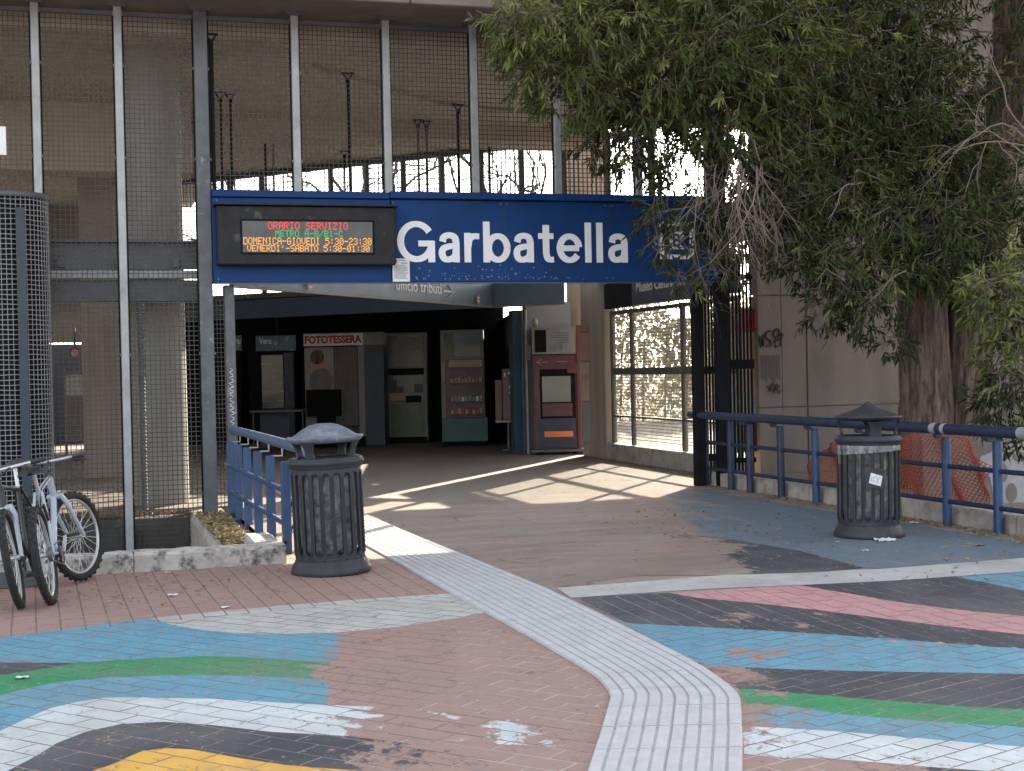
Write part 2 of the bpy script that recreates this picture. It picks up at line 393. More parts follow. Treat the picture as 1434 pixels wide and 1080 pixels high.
def leaf_mat():
    N = NT('acacia_leaf'); v = N.attr('wear_or_tone')  # leaf colour runs from shaded to lit tones
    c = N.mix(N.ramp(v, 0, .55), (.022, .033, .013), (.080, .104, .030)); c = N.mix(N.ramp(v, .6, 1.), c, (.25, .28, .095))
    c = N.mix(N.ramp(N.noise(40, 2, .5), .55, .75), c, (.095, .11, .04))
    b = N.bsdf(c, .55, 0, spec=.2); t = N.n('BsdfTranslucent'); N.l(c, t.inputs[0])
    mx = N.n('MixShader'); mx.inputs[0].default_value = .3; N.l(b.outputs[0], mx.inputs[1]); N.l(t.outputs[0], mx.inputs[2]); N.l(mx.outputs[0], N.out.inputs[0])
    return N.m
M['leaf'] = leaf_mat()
def pale_leaf():
    N = NT('pale_glow_leaf'); c = N.mix(N.attr('wear_or_tone'), (.24, .22, .17), (.42, .40, .30)); b = N.bsdf(c, .7, spec=.1); t = N.n('BsdfTranslucent'); N.l(c, t.inputs[0])  # pale leaf colour stands in for backlit glow
    mx = N.n('MixShader'); mx.inputs[0].default_value = .5; N.l(b.outputs[0], mx.inputs[1]); N.l(t.outputs[0], mx.inputs[2]); N.l(mx.outputs[0], N.out.inputs[0]); return N.m
M['pale_leaf'] = pale_leaf()
def bag_mat():
    N = NT('crumpled_rubbish_bag'); n1 = N.noise(14, 6, .7); n2 = N.noise(6, 4, .6, None, 5.)
    c = N.mix(N.ramp(n1, .35, .65), (.05, .05, .056), (.27, .27, .265)); c = N.mix(N.ramp(n2, .55, .7), c, (.03, .03, .035)); c = N.mix(N.ramp(N.noise(7, 3, .5, None, 8.), .62, .7), c, (.42, .40, .26))
    return N.done(N.bsdf(c, .45, 0, n1, .8, .03))
M['bag'] = bag_mat()
def film_mat():
    N = NT('clear_bag_film'); b = N.bsdf((.42, .43, .45), .35); t = N.n('BsdfTransparent'); mx = N.n('MixShader')
    N.l(N.ramp(N.noise(22, 5, .7, (1, 1, .35)), .32, .85), mx.inputs[0]); N.l(t.outputs[0], mx.inputs[1]); N.l(b.outputs[0], mx.inputs[2]); N.l(mx.outputs[0], N.out.inputs[0]); return N.m
M['film'] = film_mat()

# ------------------------------------------------------------------ ground
Z0 = -.0012
def rects(rs, z):
    mb = MB()
    for (x0, x1, y0, y1) in rs: mb.add([(x0, y0, z), (x1, y0, z), (x1, y1, z), (x0, y1, z)], [(0, 1, 2, 3)])
    return mb
gm = rects([(-400, 400, -300, -4.55), (-3.3, 400, -4.55, 0), (-3.3, 400, 0, 700), (-400, -9, -4.55, 700), (-9, -3.3, .55, 700)], Z0)
gm.bb(-9, -3.3, -4.55, .55, -.75, -.7)
gm.add([(-9, .55, -.72), (-3.3, .55, -.72), (-3.3, .55, Z0), (-9, .55, Z0)], [(0, 1, 2, 3)]); gm.add([(-3.3, -4.55, -.72), (-3.3, .55, -.72), (-3.3, .55, Z0), (-3.3, -4.55, Z0)], [(0, 1, 2, 3)])
pave = Struct('pavement', gm, M['mortar'])
# zone borders on the ground
def g2(x, y): p = G(x, y); return (p.x, p.y)
def ext(p, q, t): return (p[0] + (q[0] - p[0]) * t, p[1] + (q[1] - p[1]) * t)
def on_line(p, q, a): return ext(p, q, (a - p[0]) / (q[0] - p[0]))
AL, AR = g2(0, 893), g2(650, 830); AL2 = ext(AR, AL, 1.35)
BAND0, BAND1 = g2(765, 840), g2(1434, 801); BAND2 = ext(BAND0, BAND1, 1.35)
CM0, CM1 = g2(880, 872), g2(1434, 909); CM2 = ext(CM0, CM1, 1.35)
MID = on_line(AL, AR, -2.2); MIDB = on_line(BAND0, BAND1, -2.2); KINK = on_line(CM0, CM1, -2.2); TAIL = (-3.15, -12.3)
zoneA = [AL2, MID, (-2.2, -4.4), (AL2[0], -4.4)]
zoneB = [(AL2[0], -12.3), TAIL, KINK, MID, AL2]
zoneC = [KINK, CM2, BAND2, MIDB]
zoneD = [TAIL, (CM2[0], -12.3), CM2, KINK]
def ccw(p):
    A = sum(p[i][0] * p[(i + 1) % len(p)][1] - p[(i + 1) % len(p)][0] * p[i][1] for i in range(len(p)))
    return (p if A > 0 else p[::-1]), abs(A) / 2
def clip(sub, cl):
    cl, _ = ccw(cl); out = list(sub)
    for i in range(len(cl)):
        a, b = cl[i], cl[(i + 1) % len(cl)]; inp = out; out = []
        if not inp: break
        def side(p): return (b[0] - a[0]) * (p[1] - a[1]) - (b[1] - a[1]) * (p[0] - a[0])
        for k in range(len(inp)):
            p, q = inp[k], inp[(k + 1) % len(inp)]; sp, sq = side(p), side(q)
            if sp >= 0: out.append(p)
            if (sp >= 0) != (sq >= 0):
                t = sp / (sp - sq); out.append((p[0] + t * (q[0] - p[0]), p[1] + t * (q[1] - p[1])))
    o = []
    for p in out:
        if not o or abs(p[0] - o[-1][0]) + abs(p[1] - o[-1][1]) > 1e-5: o.append(p)
    if len(o) > 1 and abs(o[0][0] - o[-1][0]) + abs(o[0][1] - o[-1][1]) < 1e-5: o.pop()
    return o
def inset(p, d):
    p, _ = ccw(p); n = len(p); o = []
    for i in range(n):
        a, b, c = Vector(p[i - 1]), Vector(p[i]), Vector(p[(i + 1) % n])
        e1 = (b - a).normalized(); e2 = (c - b).normalized(); n1 = Vector((-e1.y, e1.x)); n2 = Vector((-e2.y, e2.x))
        bis = n1 + n2; L = bis.length_squared
        v = bis * (2 / L) if L > .2 else n1
        if v.length > 2.5: v = v.normalized() * 2.5
        q = b + v * d; o.append((q.x, q.y))
    return o
tops = []; bricks = []
def lay(zone, ang, w, l, j=.0085):
    zone, _ = ccw(zone); c, s = math.cos(R(ang)), math.sin(R(ang))
    us = [x * c + y * s for x, y in zone]; vs = [-x * s + y * c for x, y in zone]
    r0 = int(math.floor(min(vs) / w)) - 1; r1 = int(math.ceil(max(vs) / w)) + 1
    for r in range(r0, r1):
        off = (r % 2) * l / 2; k0 = int(math.floor((min(us) - off) / l)) - 1; k1 = int(math.ceil((max(us) - off) / l)) + 1
        for k in range(k0, k1):
            u0, v0 = k * l + off + j / 2, r * w + j / 2; u1, v1 = u0 + l - j, v0 + w - j
            q = [(u * c - v * s, u * s + v * c) for u, v in ((u0, v0), (u1, v0), (u1, v1), (u0, v1))]
            if all(not (-6.4 < x < 3.2 and -12.2 < y < -4.3) for x, y in q): continue
            q = clip(q, zone)
            if len(q) < 3 or ccw(q)[1] < .0015: continue
            zt = random.uniform(-.0005, .0009); tp = inset(q, .0025); q, _ = ccw(q)
            tl = [random.uniform(-.0003, .0003) for _ in q]
            bricks.append((q, tp, zt, tl)); tops.append((q, zt))
lay(zoneA, -88.1, .142, .285); lay(zoneB, -49.6, .136, .262); lay(zoneC, -91.4, .136, .262); lay(zoneD, 20.3, .118, .24)
def onscreen(q):
    x = sum(p[0] for p in q) / len(q); y = sum(p[1] for p in q) / len(q); px, py = proj((x, y, 0))
    path = -2.58 < x < -1.95 and y > -10.2
    return (-30 < px < 1464 and py < 1095 and not path), (x - CAM[0]) ** 2 + (y - CAM[1]) ** 2
vis = sorted([(onscreen(b[0])[1], i) for i, b in enumerate(bricks) if onscreen(b[0])[0]])
single = set(i for _, i in vis[:300])
field = MB()
for i, (q, tp, zt, tl) in enumerate(bricks):
    n = len(q); vs = [(x, y, Z0 - .006) for x, y in q] + [(x, y, zt - .0012) for x, y in q] + [(x, y, zt + t) for (x, y), t in zip(tp, tl)]
    fs = [tuple(range(2 * n, 3 * n))] + [(i2, (i2 + 1) % n, n + (i2 + 1) % n, n + i2) for i2 in range(n)] + [(n + i2, n + (i2 + 1) % n, 2 * n + (i2 + 1) % n, 2 * n + i2) for i2 in range(n)]
    if i in single:
        m1 = MB(); m1.add(vs, fs); o = mesh_obj('paver', m1, M['brick'], fixn=False); o.parent = pave.o
    else: field.add(vs, fs)
pave.part('paver_field', field, M['brick'], kind='stuff')
pave.part('joint_bed', MB().prism(ccw([p for p in zoneA])[0], 'z', Z0 - .004, Z0 + .0003), M['joint_dark'])
# flat worn paving beyond the bricks that can be told apart
fl = MB()
fl.prism([(-3.3, -4.4), (-2.2, -4.4), MID, MIDB, BAND0, BAND2, (12, BAND2[1]), (12, 0), (-3.3, 0)], 'z', -.05, 0)
pave.part('worn_paving', fl, M['floor'])
hf = MB().bb(-3.3, 12, .0005, 34, -.05, 0).bb(-12, -3.3005, .552, 34, -.05, 0)
pave.part('hall_floor', hf, M['hall_floor'])
pit = MB().bb(-8.99, -3.77, -4.54, .5, -.705, -.69)
pave.part('pit_floor', pit, M['pit'])

# ------------------------------------------------------------------ painted stripes
def pxpoly(pts):
    o = []
    for i, p in enumerate(pts):
        q = pts[(i + 1) % len(pts)]; o.append(p)
        for X, Y in ((0, -90), (1434, 1530)):
            if p[0] == X and q[0] == X: o += [(Y, p[1]), (Y, q[1])]
    return [g2(*p) for p in o]
def cells(poly, d=.3):
    xs = [p[0] for p in poly]; ys = [p[1] for p in poly]
    for i in range(int(min(xs) / d) - 1, int(max(xs) / d) + 1):
        for k in range(int(min(ys) / d) - 1, int(max(ys) / d) + 1):
            yield [(i * d, k * d), ((i + 1) * d, k * d), ((i + 1) * d, (k + 1) * d), (i * d, (k + 1) * d)], 0.
def stripe(pts, c, label, wearfn=None, flat=False, lift=.0012):
    poly = pxpoly(pts); mb = MB(); mb.attr = []
    x0, x1 = min(p[0] for p in poly), max(p[0] for p in poly); y0, y1 = min(p[1] for p in poly), max(p[1] for p in poly)
    for tp, zt in (cells(poly) if flat else tops):
        if max(p[0] for p in tp) < x0 or min(p[0] for p in tp) > x1 or max(p[1] for p in tp) < y0 or min(p[1] for p in tp) > y1: continue
        q = clip(poly, tp)
        if len(q) < 3 or ccw(q)[1] < 1e-5: continue
        q, _ = ccw(q)
        mb.add([(x, y, (.002 if flat else zt + .0002) + lift * (1 if flat else .35)) for x, y in q], [tuple(range(len(q)))])
        for x, y in q:
            px, py = proj((x, y, 0)); mb.attr.append((wearfn(px, py) if wearfn else .08) + .05)
    if not mb.v: return
    o = pave.part('painted_stripe', mb, c, label=label)
P = {k: paint_mat(k + '_paint', v) for k, v in dict(blue=(.115, .285, .385), green=(.028, .235, .095), white=(.52, .565, .58), dark=(.05, .056, .068),
     yellow=(.66, .37, .07), pink=(.50, .255, .265), greyblue=(.125, .17, .21), cream=(.44, .44, .42)).items()}
PF = {k: paint_mat('flat_' + k + '_paint', v, True) for k, v in dict(dark=(.05, .056, .068), greyblue=(.125, .17, .21), cream=(.44, .44, .42)).items()}
def ramp_r(x0, x1, a=.06, b=1.): return lambda px, py: a + (b - a) * min(1, max(0, (px - x0) / (x1 - x0)))
def wl(px, py):   # left stripes: whole up to about x = 455, then a few remains
    if px < 440: return .06
    if px < 475: return .06 + (px - 440) / 35 * .62
    return .68 + min(1, (px - 475) / 230) * .3
GT = [(0, 946), (60, 937), (105, 929), (150, 926), (230, 921), (300, 919), (340, 920), (400, 925), (455, 928), (640, 942)]
GBt = [(0, 975), (30, 966), (80, 956), (150, 949), (240, 946), (330, 946), (400, 949), (458, 952), (640, 962)]
WT = [(0, 1024), (30, 1010), (70, 992), (110, 983), (150, 977), (200, 977), (300, 979), (400, 985), (470, 988), (560, 992), (870, 1020)]
WBt = [(10, 1080), (40, 1065), (80, 1041), (120, 1025), (170, 1014), (230, 1011), (300, 1016), (380, 1025), (487, 1031), (870, 1052)]
YT = [(95, 1100), (130, 1080), (165, 1067), (200, 1052), (230, 1048), (270, 1050), (330, 1061), (400, 1072), (495, 1079), (560, 1081)]
LT = [(210, 866), (300, 857), (400, 848), (500, 840), (650, 830)]
LB = [(680, 858), (640, 866), (560, 878), (470, 886), (400, 888), (330, 887), (280, 882), (240, 875)]
stripe(LT + LB, P['cream'], 'off white lens shaped patch at the left of the tactile path')
stripe([(0, 893), (100, 880), (190, 868), (210, 866), (240, 875), (280, 882), (330, 887), (400, 888), (470, 886), (640, 880)] + GT[:2:-1] + [(105, 929), (0, 928)], P['blue'], 'upper blue painted band on the left', wl)
stripe([(0, 928), (105, 929), (60, 937), (0, 946)], P['dark'], 'dark painted wedge at the left edge')
stripe(GT + GBt[::-1], P['green'], 'curved green painted stripe on the left', wl)
stripe(GBt + WT[-2::-1], P['blue'], 'lower blue painted band on the left', wl)
def ww(px, py): return .03 if px < 470 else (.03 + (px - 470) / 25 * .5 if px < 495 else .50 + min(.2, abs(px - 700) / 900))
stripe(WT + WBt[::-1] + [(0, 1085)], P['white'], 'broad white painted curve on the left', ww)
stripe(WBt[:-1] + [(640, 1050), (680, 1085), (560, 1083)] + YT[:-1][::-1] + [(20, 1110)], P['dark'], 'dark grey painted curve on the left', lambda px, py: .08 if px < 470 else .08 + min(1, (px - 470) / 60) * .36 + max(0, (px - 570) / 100) * .35)
stripe(YT + [(560, 1150), (60, 1150)], P['yellow'], 'yellow painted patch at the bottom edge', ramp_r(490, 540))
# right side
PT = [(930, 829), (1000, 825), (1120, 820), (1180, 830), (1250, 842), (1330, 853), (1434, 863)]
PBt = [(930, 829), (980, 838), (1050, 844), (1150, 855), (1250, 868), (1350, 880), (1434, 889)]
BT = [(860, 866), (880, 873), (960, 877), (1050, 882), (1150, 888), (1250, 895), (1350, 903), (1434, 909)]
BB = [(970, 926), (1000, 933), (1100, 937), (1200, 940), (1330, 942), (1434, 944)]
GT2 = [(1035, 965), (1060, 966), (1150, 974), (1250, 982), (1350, 990), (1434, 994)]
GB2 = [(1038, 985), (1100, 988), (1160, 998), (1250, 1007), (1350, 1014), (1434, 1018)]
B2B = [(1040, 1017), (1060, 1018), (1150, 1023), (1250, 1031), (1350, 1040), (1434, 1046)]
W2B = [(1042, 1056), (1100, 1062), (1160, 1062), (1250, 1070), (1350, 1078), (1434, 1084)]
FADE = lambda x0, x1, a, b: (lambda px, py: b + (a - b) * min(1, max(0, (px - x0) / (x1 - x0))))
stripe([(940, 690), (985, 687), (1150, 715), (1400, 755), (1434, 762), (1434, 782), (1240, 797), (1210, 796), (1120, 772), (1030, 757), (950, 748), (840, 735), (850, 700)], PF['greyblue'], 'faded grey blue painted field beside the right railing', FADE(850, 1060, .12, .72), True, .001)
stripe([(880, 752), (1030, 757), (1120, 772), (1210, 796), (1120, 803), (1030, 806), (900, 806)], PF['dark'], 'dark painted triangle before the right bin', FADE(930, 1060, .2, .85), True, .0012)
stripe([(780, 824), (900, 815), (1010, 806), (1120, 803), (1240, 797), (1434, 782), (1434, 801), (1250, 814), (1120, 820), (1000, 825), (930, 829), (800, 838)], PF['cream'], 'pale band running right from the tactile path', None, True, .0014)
stripe(PT + PBt[:0:-1], P['pink'], 'pink painted stripe')
stripe([(1120, 820), (1250, 814), (1335, 807), (1434, 827), (1434, 863), (1330, 853), (1250, 842), (1180, 830)], P['dark'], 'dark painted field at the right edge', lambda px, py: .12)
stripe([(1335, 807), (1434, 801), (1434, 827)], P['blue'], 'small blue painted triangle at the right edge')
stripe([(800, 838)] + PBt + BT[::-1], P['dark'], 'dark painted stripe between pink and blue', FADE(820, 960, .10, .36))
stripe(BT + BB[::-1], P['blue'], 'broad blue painted stripe on the right', lambda px, py: .08 + .32 * math.exp(-((px - 1060) / 60) ** 2 - ((py - 918) / 12) ** 2))
stripe(BB + GT2[::-1], P['dark'], 'dark painted stripe between blue and green', FADE(1000, 1110, .08, .40))
stripe(GT2 + GB2[::-1], P['green'], 'green painted stripe on the right', FADE(1050, 1190, .05, .42))
stripe(GB2 + B2B[::-1], P['blue'], 'lower blue painted stripe on the right', FADE(1060, 1230, .1, .58))
stripe(B2B + W2B[::-1], P['white'], 'white painted stripe on the right', FADE(1050, 1240, .1, .42))
stripe(W2B[2:] + [(1434, 1160), (1150, 1160)], P['dark'], 'dark painted corner at the bottom right', FADE(1160, 1300, .15, .6))

# ------------------------------------------------------------------ tactile path: grooved tiles
LE = [(-2.55, 2.5), (-2.55, 0), (-2.55, -4.1), (-2.52, -6.8), (-2.5, -8.6), (-2.5, -9.3), (-2.51, -9.7), (-2.56, -9.98), (-2.60, -10.12), (-2.87, -10.71), (-3.09, -11.18), (-3.42, -11.9)]
RE = [(-2.06, 2.5), (-2.06, 0), (-2.0, -2.9), (-1.87, -6.93), (-1.9, -8.4), (-1.93, -9.42), (-1.95, -9.75), (-2.0, -10.1), (-2.05, -10.32), (-2.33, -10.92), (-2.56, -11.39), (-2.9, -12.1)]
def along(pl, s):
    L = [0]
    for i in range(len(pl) - 1): L.append(L[-1] + math.dist(pl[i], pl[i + 1]))
    t = s * L[-1]
    for i in range(len(pl) - 1):
        if t <= L[i + 1] + 1e-9:
            return ext(pl[i], pl[i + 1], (t - L[i]) / (L[i + 1] - L[i]))
    return pl[-1]
# match stations: straight part by distance, bend by equal share
def edge(t):   # t in [0, 1] straight, [1, 2] bend
    if t <= 1: return along(LE[:6], t), along(RE[:6], t)
    return along(LE[5:], t - 1), along(RE[5:], t - 1)
tpath = Struct('tactile_path', MB().bb(-2.5, -2.1, 2.0, 2.4, -.01, .002), M['tactile'])
nst = 29; cuts = [i / nst for i in range(nst)] + [1 + i / 8 for i in range(9)]
for i in range(len(cuts) - 1):
    t0, t1 = cuts[i], cuts[i + 1]; g = .004
    for h0, h1 in ((0., .5), (.5, 1.)):
        mb = MB(); nr = 5; sub = 3 if t0 >= .93 else 1
        prof = []; zt = .007 + random.uniform(-.001, .001)
        for k in range(nr):
            w0 = h0 + (h1 - h0) * k / nr; w1 = h0 + (h1 - h0) * (k + 1) / nr; d = (w1 - w0)
            prof += [(w0 + d * .05, zt), (w0 + d * .10, zt + .008), (w0 + d * .86, zt + .008), (w0 + d * .92, zt)]
        prof = [(h0 + .001, -.004)] + [(h0 + .001, zt)] + prof + [(h1 - .001, zt), (h1 - .001, -.004)]
        rows = []
        for k in range(sub + 1):
            t = t0 + (t1 - t0) * k / sub; t = t + (.012 if k == 0 else (-.012 if k == sub else 0)) * (t1 - t0)
            l, r = edge(t); rows.append([(l[0] + (r[0] - l[0]) * u, l[1] + (r[1] - l[1]) * u, z) for u, z in prof])
        n = len(prof)
        vs = [v for row in rows for v in row]
        fs = [(k * n + q, k * n + q + 1, (k + 1) * n + q + 1, (k + 1) * n + q) for k in range(sub) for q in range(n - 1)] + [tuple(range(n)), tuple(range(sub * n, sub * n + n))]
        mb.add(vs, fs); o = tpath.part('tactile_tile', mb, M['tactile'])

# ------------------------------------------------------------------ kerb and pit at the left
def rough_block(mb, x0, x1, y0, y1, z0, z1, n=8, amp=.006, seed=0):
    """a stone with slightly broken edges"""
    rr = random.Random(seed); L = x1 - x0 >= y1 - y0
    def pt(t, c):
        if L: return (x0 + (x1 - x0) * t, y0 + (y1 - y0) * c[0], z0 + (z1 - z0) * c[1])
        return (x0 + (x1 - x0) * c[0], y0 + (y1 - y0) * t, z0 + (z1 - z0) * c[1])
    b = .06; prof = [(0, 0), (1, 0), (1, .9), (1 - b, 1), (b, 1), (0, .9)]; vs = []
    for i in range(n + 1):
        for c in prof:
            p = pt(i / n, c); vs.append(tuple(v + rr.uniform(-amp, amp) for v in p))
    m = len(prof); fs = [(i * m + k, i * m + (k + 1) % m, (i + 1) * m + (k + 1) % m, (i + 1) * m + k) for i in range(n) for k in range(m)]
    fs += [tuple(range(m)), tuple(range(n * m, n * m + m))]
    return mb.add(vs, fs)
kerb = Thing('kerb_wall', 'low lichen stained stone kerb round the pit at the left', 'kerb', (-4.8, -4.7, 0))
for i, (a0, a1) in enumerate(((-8.6, -7.0), (-6.99, -5.75), (-5.74, -4.52), (-4.51, -3.345))):
    kerb.part('kerb_stone', rough_block(MB(), a0, a1, -4.82, -4.56, -.05, .145, 12, .005, i), M['kerb'])
kerb.part('kerb_stone', rough_block(MB(), -3.56, -3.345, -4.555, -3.75, -.05, .14, 8, .005, 9), M['kerb'])
kerb.part('kerb_stone', rough_block(MB(), -3.75, -3.35, -3.745, .5, -.7, -.02, 8, .004, 10), M['kerb2'], label='long side wall of the pit')
lf = MB()
for _ in range(2600):
    if random.random() < .5: x, y, z = random.uniform(-3.74, -3.4), random.uniform(-3.6, -.25), random.uniform(-.012, .03)
    else: x, y, z = random.uniform(-8, -3.7), random.gauss(.33, .1), random.uniform(-.055, .0)
    if x < -3.72 and not .1 < y < .53: continue
    a = random.uniform(0, 6.28); l = random.uniform(.02, .06); w = l * .22; q = Euler((random.uniform(-.6, .6), random.uniform(-.6, .6), a)).to_matrix()
    lf.add([Vector((x, y, z)) + q @ Vector(p) for p in ((-l, 0, 0), (0, -w, .004), (l, 0, 0), (0, w, .004))], [(0, 1, 2, 3)])
solo('fallen_leaves', lf, M['dryleaf'], None, None, (-4, -1, 0), kind='stuff')
ledge = MB().bb(-8.9, -3.76, .12, .53, -.69, -.06)
solo('pit_ledge', ledge, M['pit'], 'dark concrete ledge strewn with leaves behind the foot of the mesh', 'ledge', (-5, .3, -.69))

# ------------------------------------------------------------------ station building: roof, ceiling, columns
roof = MB()
roof.prism([(-12, -.55), (11.5, -.55), (11.5, -1.2), (11.5, 2), (3.9, 5.6), (-4.4, 14.2), (-12, 17)], 'z', 5.62, 6.5)
bld = Thing('station_building', 'beige concrete station hall with a flat slab roof', 'building', (0, 3, 0))
bld.part('roof', MB().prism([(-12, -.85), (3.0, -.85), (3.0, 1.75), (14, 1.75), (14, 5.2), (4.4, 5.2), (-4.4, 14.2), (-12, 17)], 'z', 5.66, 6.5), M['wall'])  # the wing right of the hall is added, unseen, against stray sun
x = -12.
for i in range(7):
    x1 = x + 2.13; bld.part('fascia_panel', MB().box(((x + x1) / 2, -.92, 5.905), (x1 - x - .012, .13, .80), None, .012), M['wall']); x = x1
bld.part('ceiling', MB().prism([(-12, .35), (3.4, .35), (3.4, 6.0), (-2.4, 12.0), (-2.4, 17.2), (-12, 18.6)], 'z', 5.36, 5.65), M['ceil'])
bld.part('ceiling', MB().bb(3.41, 14, 1.76, 5.2, 5.36, 5.65), M['ceil'])  # unseen ceiling wing added to keep sun off the forecourt
bld.part('ceiling_beam', MB().bb(-3.2, 3.35, 5.5, 6.4, 5.12, 5.358, .01), M['ceil'])
bld.part('ceiling_beam', MB().bb(-12, -3.3, 4.6, 5.4, 4.4, 5.358, .01), M['ceil'], label='deep dark beam at the left')
bld.part('soffit', MB().bb(-12, 3.4, -.84, .34, 5.585, 5.655), M['concrete'])
bld.part('seam', MB().bar((-2.0, 1.6, 5.34), (.1, 3.7, 5.34), .035), M['concrete_board'])
bld.part('seam', MB().bar((.1, 3.72, 5.34), (2.6, 4.5, 5.34), .035), M['concrete_board'])
def column(c, r, h, m, label, n=40):
    mb = MB(); mb.lathe([(r, 0), (r, h)], (c[0], c[1], 0), n); mb.add([(c[0] + r * math.cos(2 * math.pi * k / n), c[1] + r * math.sin(2 * math.pi * k / n), h) for k in range(n)], [tuple(range(n))])
    return solo('concrete_column', mb, M[m], label, 'column', (c[0], c[1], 0))
ck = at(213, 300, 16.95); column((ck.x, ck.y), .355, 5.58, 'column_grey', 'thick grey round concrete column behind the mesh screen at left')
cz = at(825, 500, 26.7); column((cz.x, cz.y), .40, 5.95, 'concrete_board', 'board marked tan concrete column right of the red drinks machine')
c2 = at(139, 400, 21.5); solo('square_column', MB().bb(c2.x - .28, c2.x + .28, c2.y, c2.y + .5, 0, 5.35, .01), M['concrete_board'], 'dark square concrete pier behind the mesh left of the round column', 'column', (c2.x, c2.y, 0))
# clerestory at the back: frame, mullions, mesh
B0, B1 = Vector((-3.75, 13.35, 0)), Vector((4.0, 5.25, 0)); BD = (B1 - B0).normalized(); BL = (B1 - B0).length
cl = Thing('clerestory_window', 'high barred window band along the back of the hall', 'window', ((B0 + B1) / 2 + Vector((0, 0, 3))))
for k in range(15):
    p = B0 + BD * BL * k / 14; cl.part('mullion', MB().bar(p + Vector((0, 0, 2.95)), p + Vector((0, 0, 5.36)), .09, .09), M['steel_dark'])
cl.part('rail', MB().bar(B0 + Vector((0, 0, 5.3)), B1 + Vector((0, 0, 5.3)), .1, .1), M['steel_dark'])
cl.part('rail', MB().bar(B0 + Vector((0, 0, 3.0)), B1 + Vector((0, 0, 3.0)), .1, .1), M['steel_dark'])
mb = MB(); n = int(BL / .085)
for k in range(n): p = B0 + BD * BL * (k + .5) / n; mb.bar(p + Vector((0, 0, 3)), p + Vector((0, 0, 5.3)), .012, .012)
cl.part('bar_grille', mb, M['wire'], kind='stuff')
# blind panels in the clerestory
for k in (4, 5, 7, 8):
    p0, p1 = B0 + BD * BL * (k / 14), B0 + BD * BL * ((k + 1) / 14)
    mb = MB(); q = 22
    for i in range(q): zz = 3.05 + (2.2) * (i + .5) / q; mb.bar(p0 + Vector((0, 0, zz)) + Vector((.03, .03, 0)), p1 + Vector((0, 0, zz)) + Vector((.03, .03, 0)), .045, .012)
    if k in (7, 8, 4): cl.part('louvre', mb, M['cream'])
# ceiling hangers: rods with forked heads
HG = [(295, 48), (308, 130), (322, 132), (371, 190), (382, 191), (487, 103), (482, 212), (585, 168), (597, 170), (641, 147), (685, 190)]
for i, (px, py) in enumerate(HG):
    p = G(px, py, 5.3); t = Thing('ceiling_hanger', 'thin black rod with a forked head hanging from the hall ceiling', 'rod', (p.x, p.y, 3), group='hanger rods under the station ceiling')
    t.part('rod', MB().tube([(p.x, p.y, 5.24), (p.x, p.y, 3.0)], .019 if i else .024, 6), M['black'])
    t.part('fork', MB().bar((p.x, p.y, 5.2), (p.x - .055, p.y, 5.29), .02, .02).bar((p.x, p.y, 5.2), (p.x + .055, p.y, 5.29), .02, .02).bb(p.x - .08, p.x + .08, p.y - .02, p.y + .02, 5.291, 5.31).box((p.x, p.y, 5.2), (.05, .05, .06)), M['black'])

# ------------------------------------------------------------------ mesh screen on the street front
posts = [(-7.88, .09, 'steel'), (-7.01, .09, 'steel'), (-6.14, .09, 'steel'), (-5.27, .085, 'steel'), (-4.41, .085, 'steel'), (-3.53, .15, 'steel_dark'), (-2.485, .085, 'steel'), (-1.44, .085, 'steel'), (-.40, .085, 'steel'), (.62, .085, 'steel'), (1.65, .085, 'steel'), (2.6, .12, 'steel_dark')]
scr = Thing('mesh_screen', 'tall steel posts with square wire mesh closing the station front', 'screen', (-2, 0, 0))
for i, (a, w, m) in enumerate(posts):
    z0 = -.7 if a < -3.6 else (-.02 if a < -3.5 else 3.5)
    p = scr.part('post', MB().bb(a - w / 2, a + w / 2, -.055, .055, z0, 5.58, .006), M[m])
    scr.part('bracket', MB().bb(a - w / 2 - .05, a + w / 2 + .05, -.09, .09, 5.54, 5.585), M['steel_dark'], parent=p)
    bo = MB()
    for z in (.2, 1.75, 3.9, 4.9):
        if z > z0: bo.box((a - w / 2 - .008, -.05, z), (.016, .02, .03)); bo.box((a + w / 2 + .008, -.05, z), (.016, .02, .03))
    scr.part('bolts', bo, M['steel_dark'], parent=p)
for i in range(len(posts) - 1):
    a0 = posts[i][0] + posts[i][1] / 2 + .012; a1 = posts[i + 1][0] - posts[i + 1][1] / 2 - .012
    z0 = -.7 if posts[i + 1][0] < -3.5 else 3.52; mb = MB(); z1 = 5.45
    nv = round((a1 - a0) / .053); nh = round((z1 - z0) / .053)
    for k in range(nv + 1): x = a0 + (a1 - a0) * k / nv; mb.bb(x - .0042, x + .0042, .0, .006, z0, z1)
    for k in range(nh + 1): z = z0 + (z1 - z0) * k / nh; mb.bb(a0, a1, -.007, -.001, z - .0042, z + .0042)
    scr.part('wire_mesh', mb, M['wire'], kind='stuff')
    scr.part('top_rail', MB().bb(a0, a1, -.02, .02, 5.455, 5.50), M['red'] if 0 else M['steel_dark'])
    for e in (a0 - .003, a1 + .003):
        scr.part('mesh_frame', MB().bb(e - .009, e + .009, -.012, .014, z0, 5.45), M['black'])
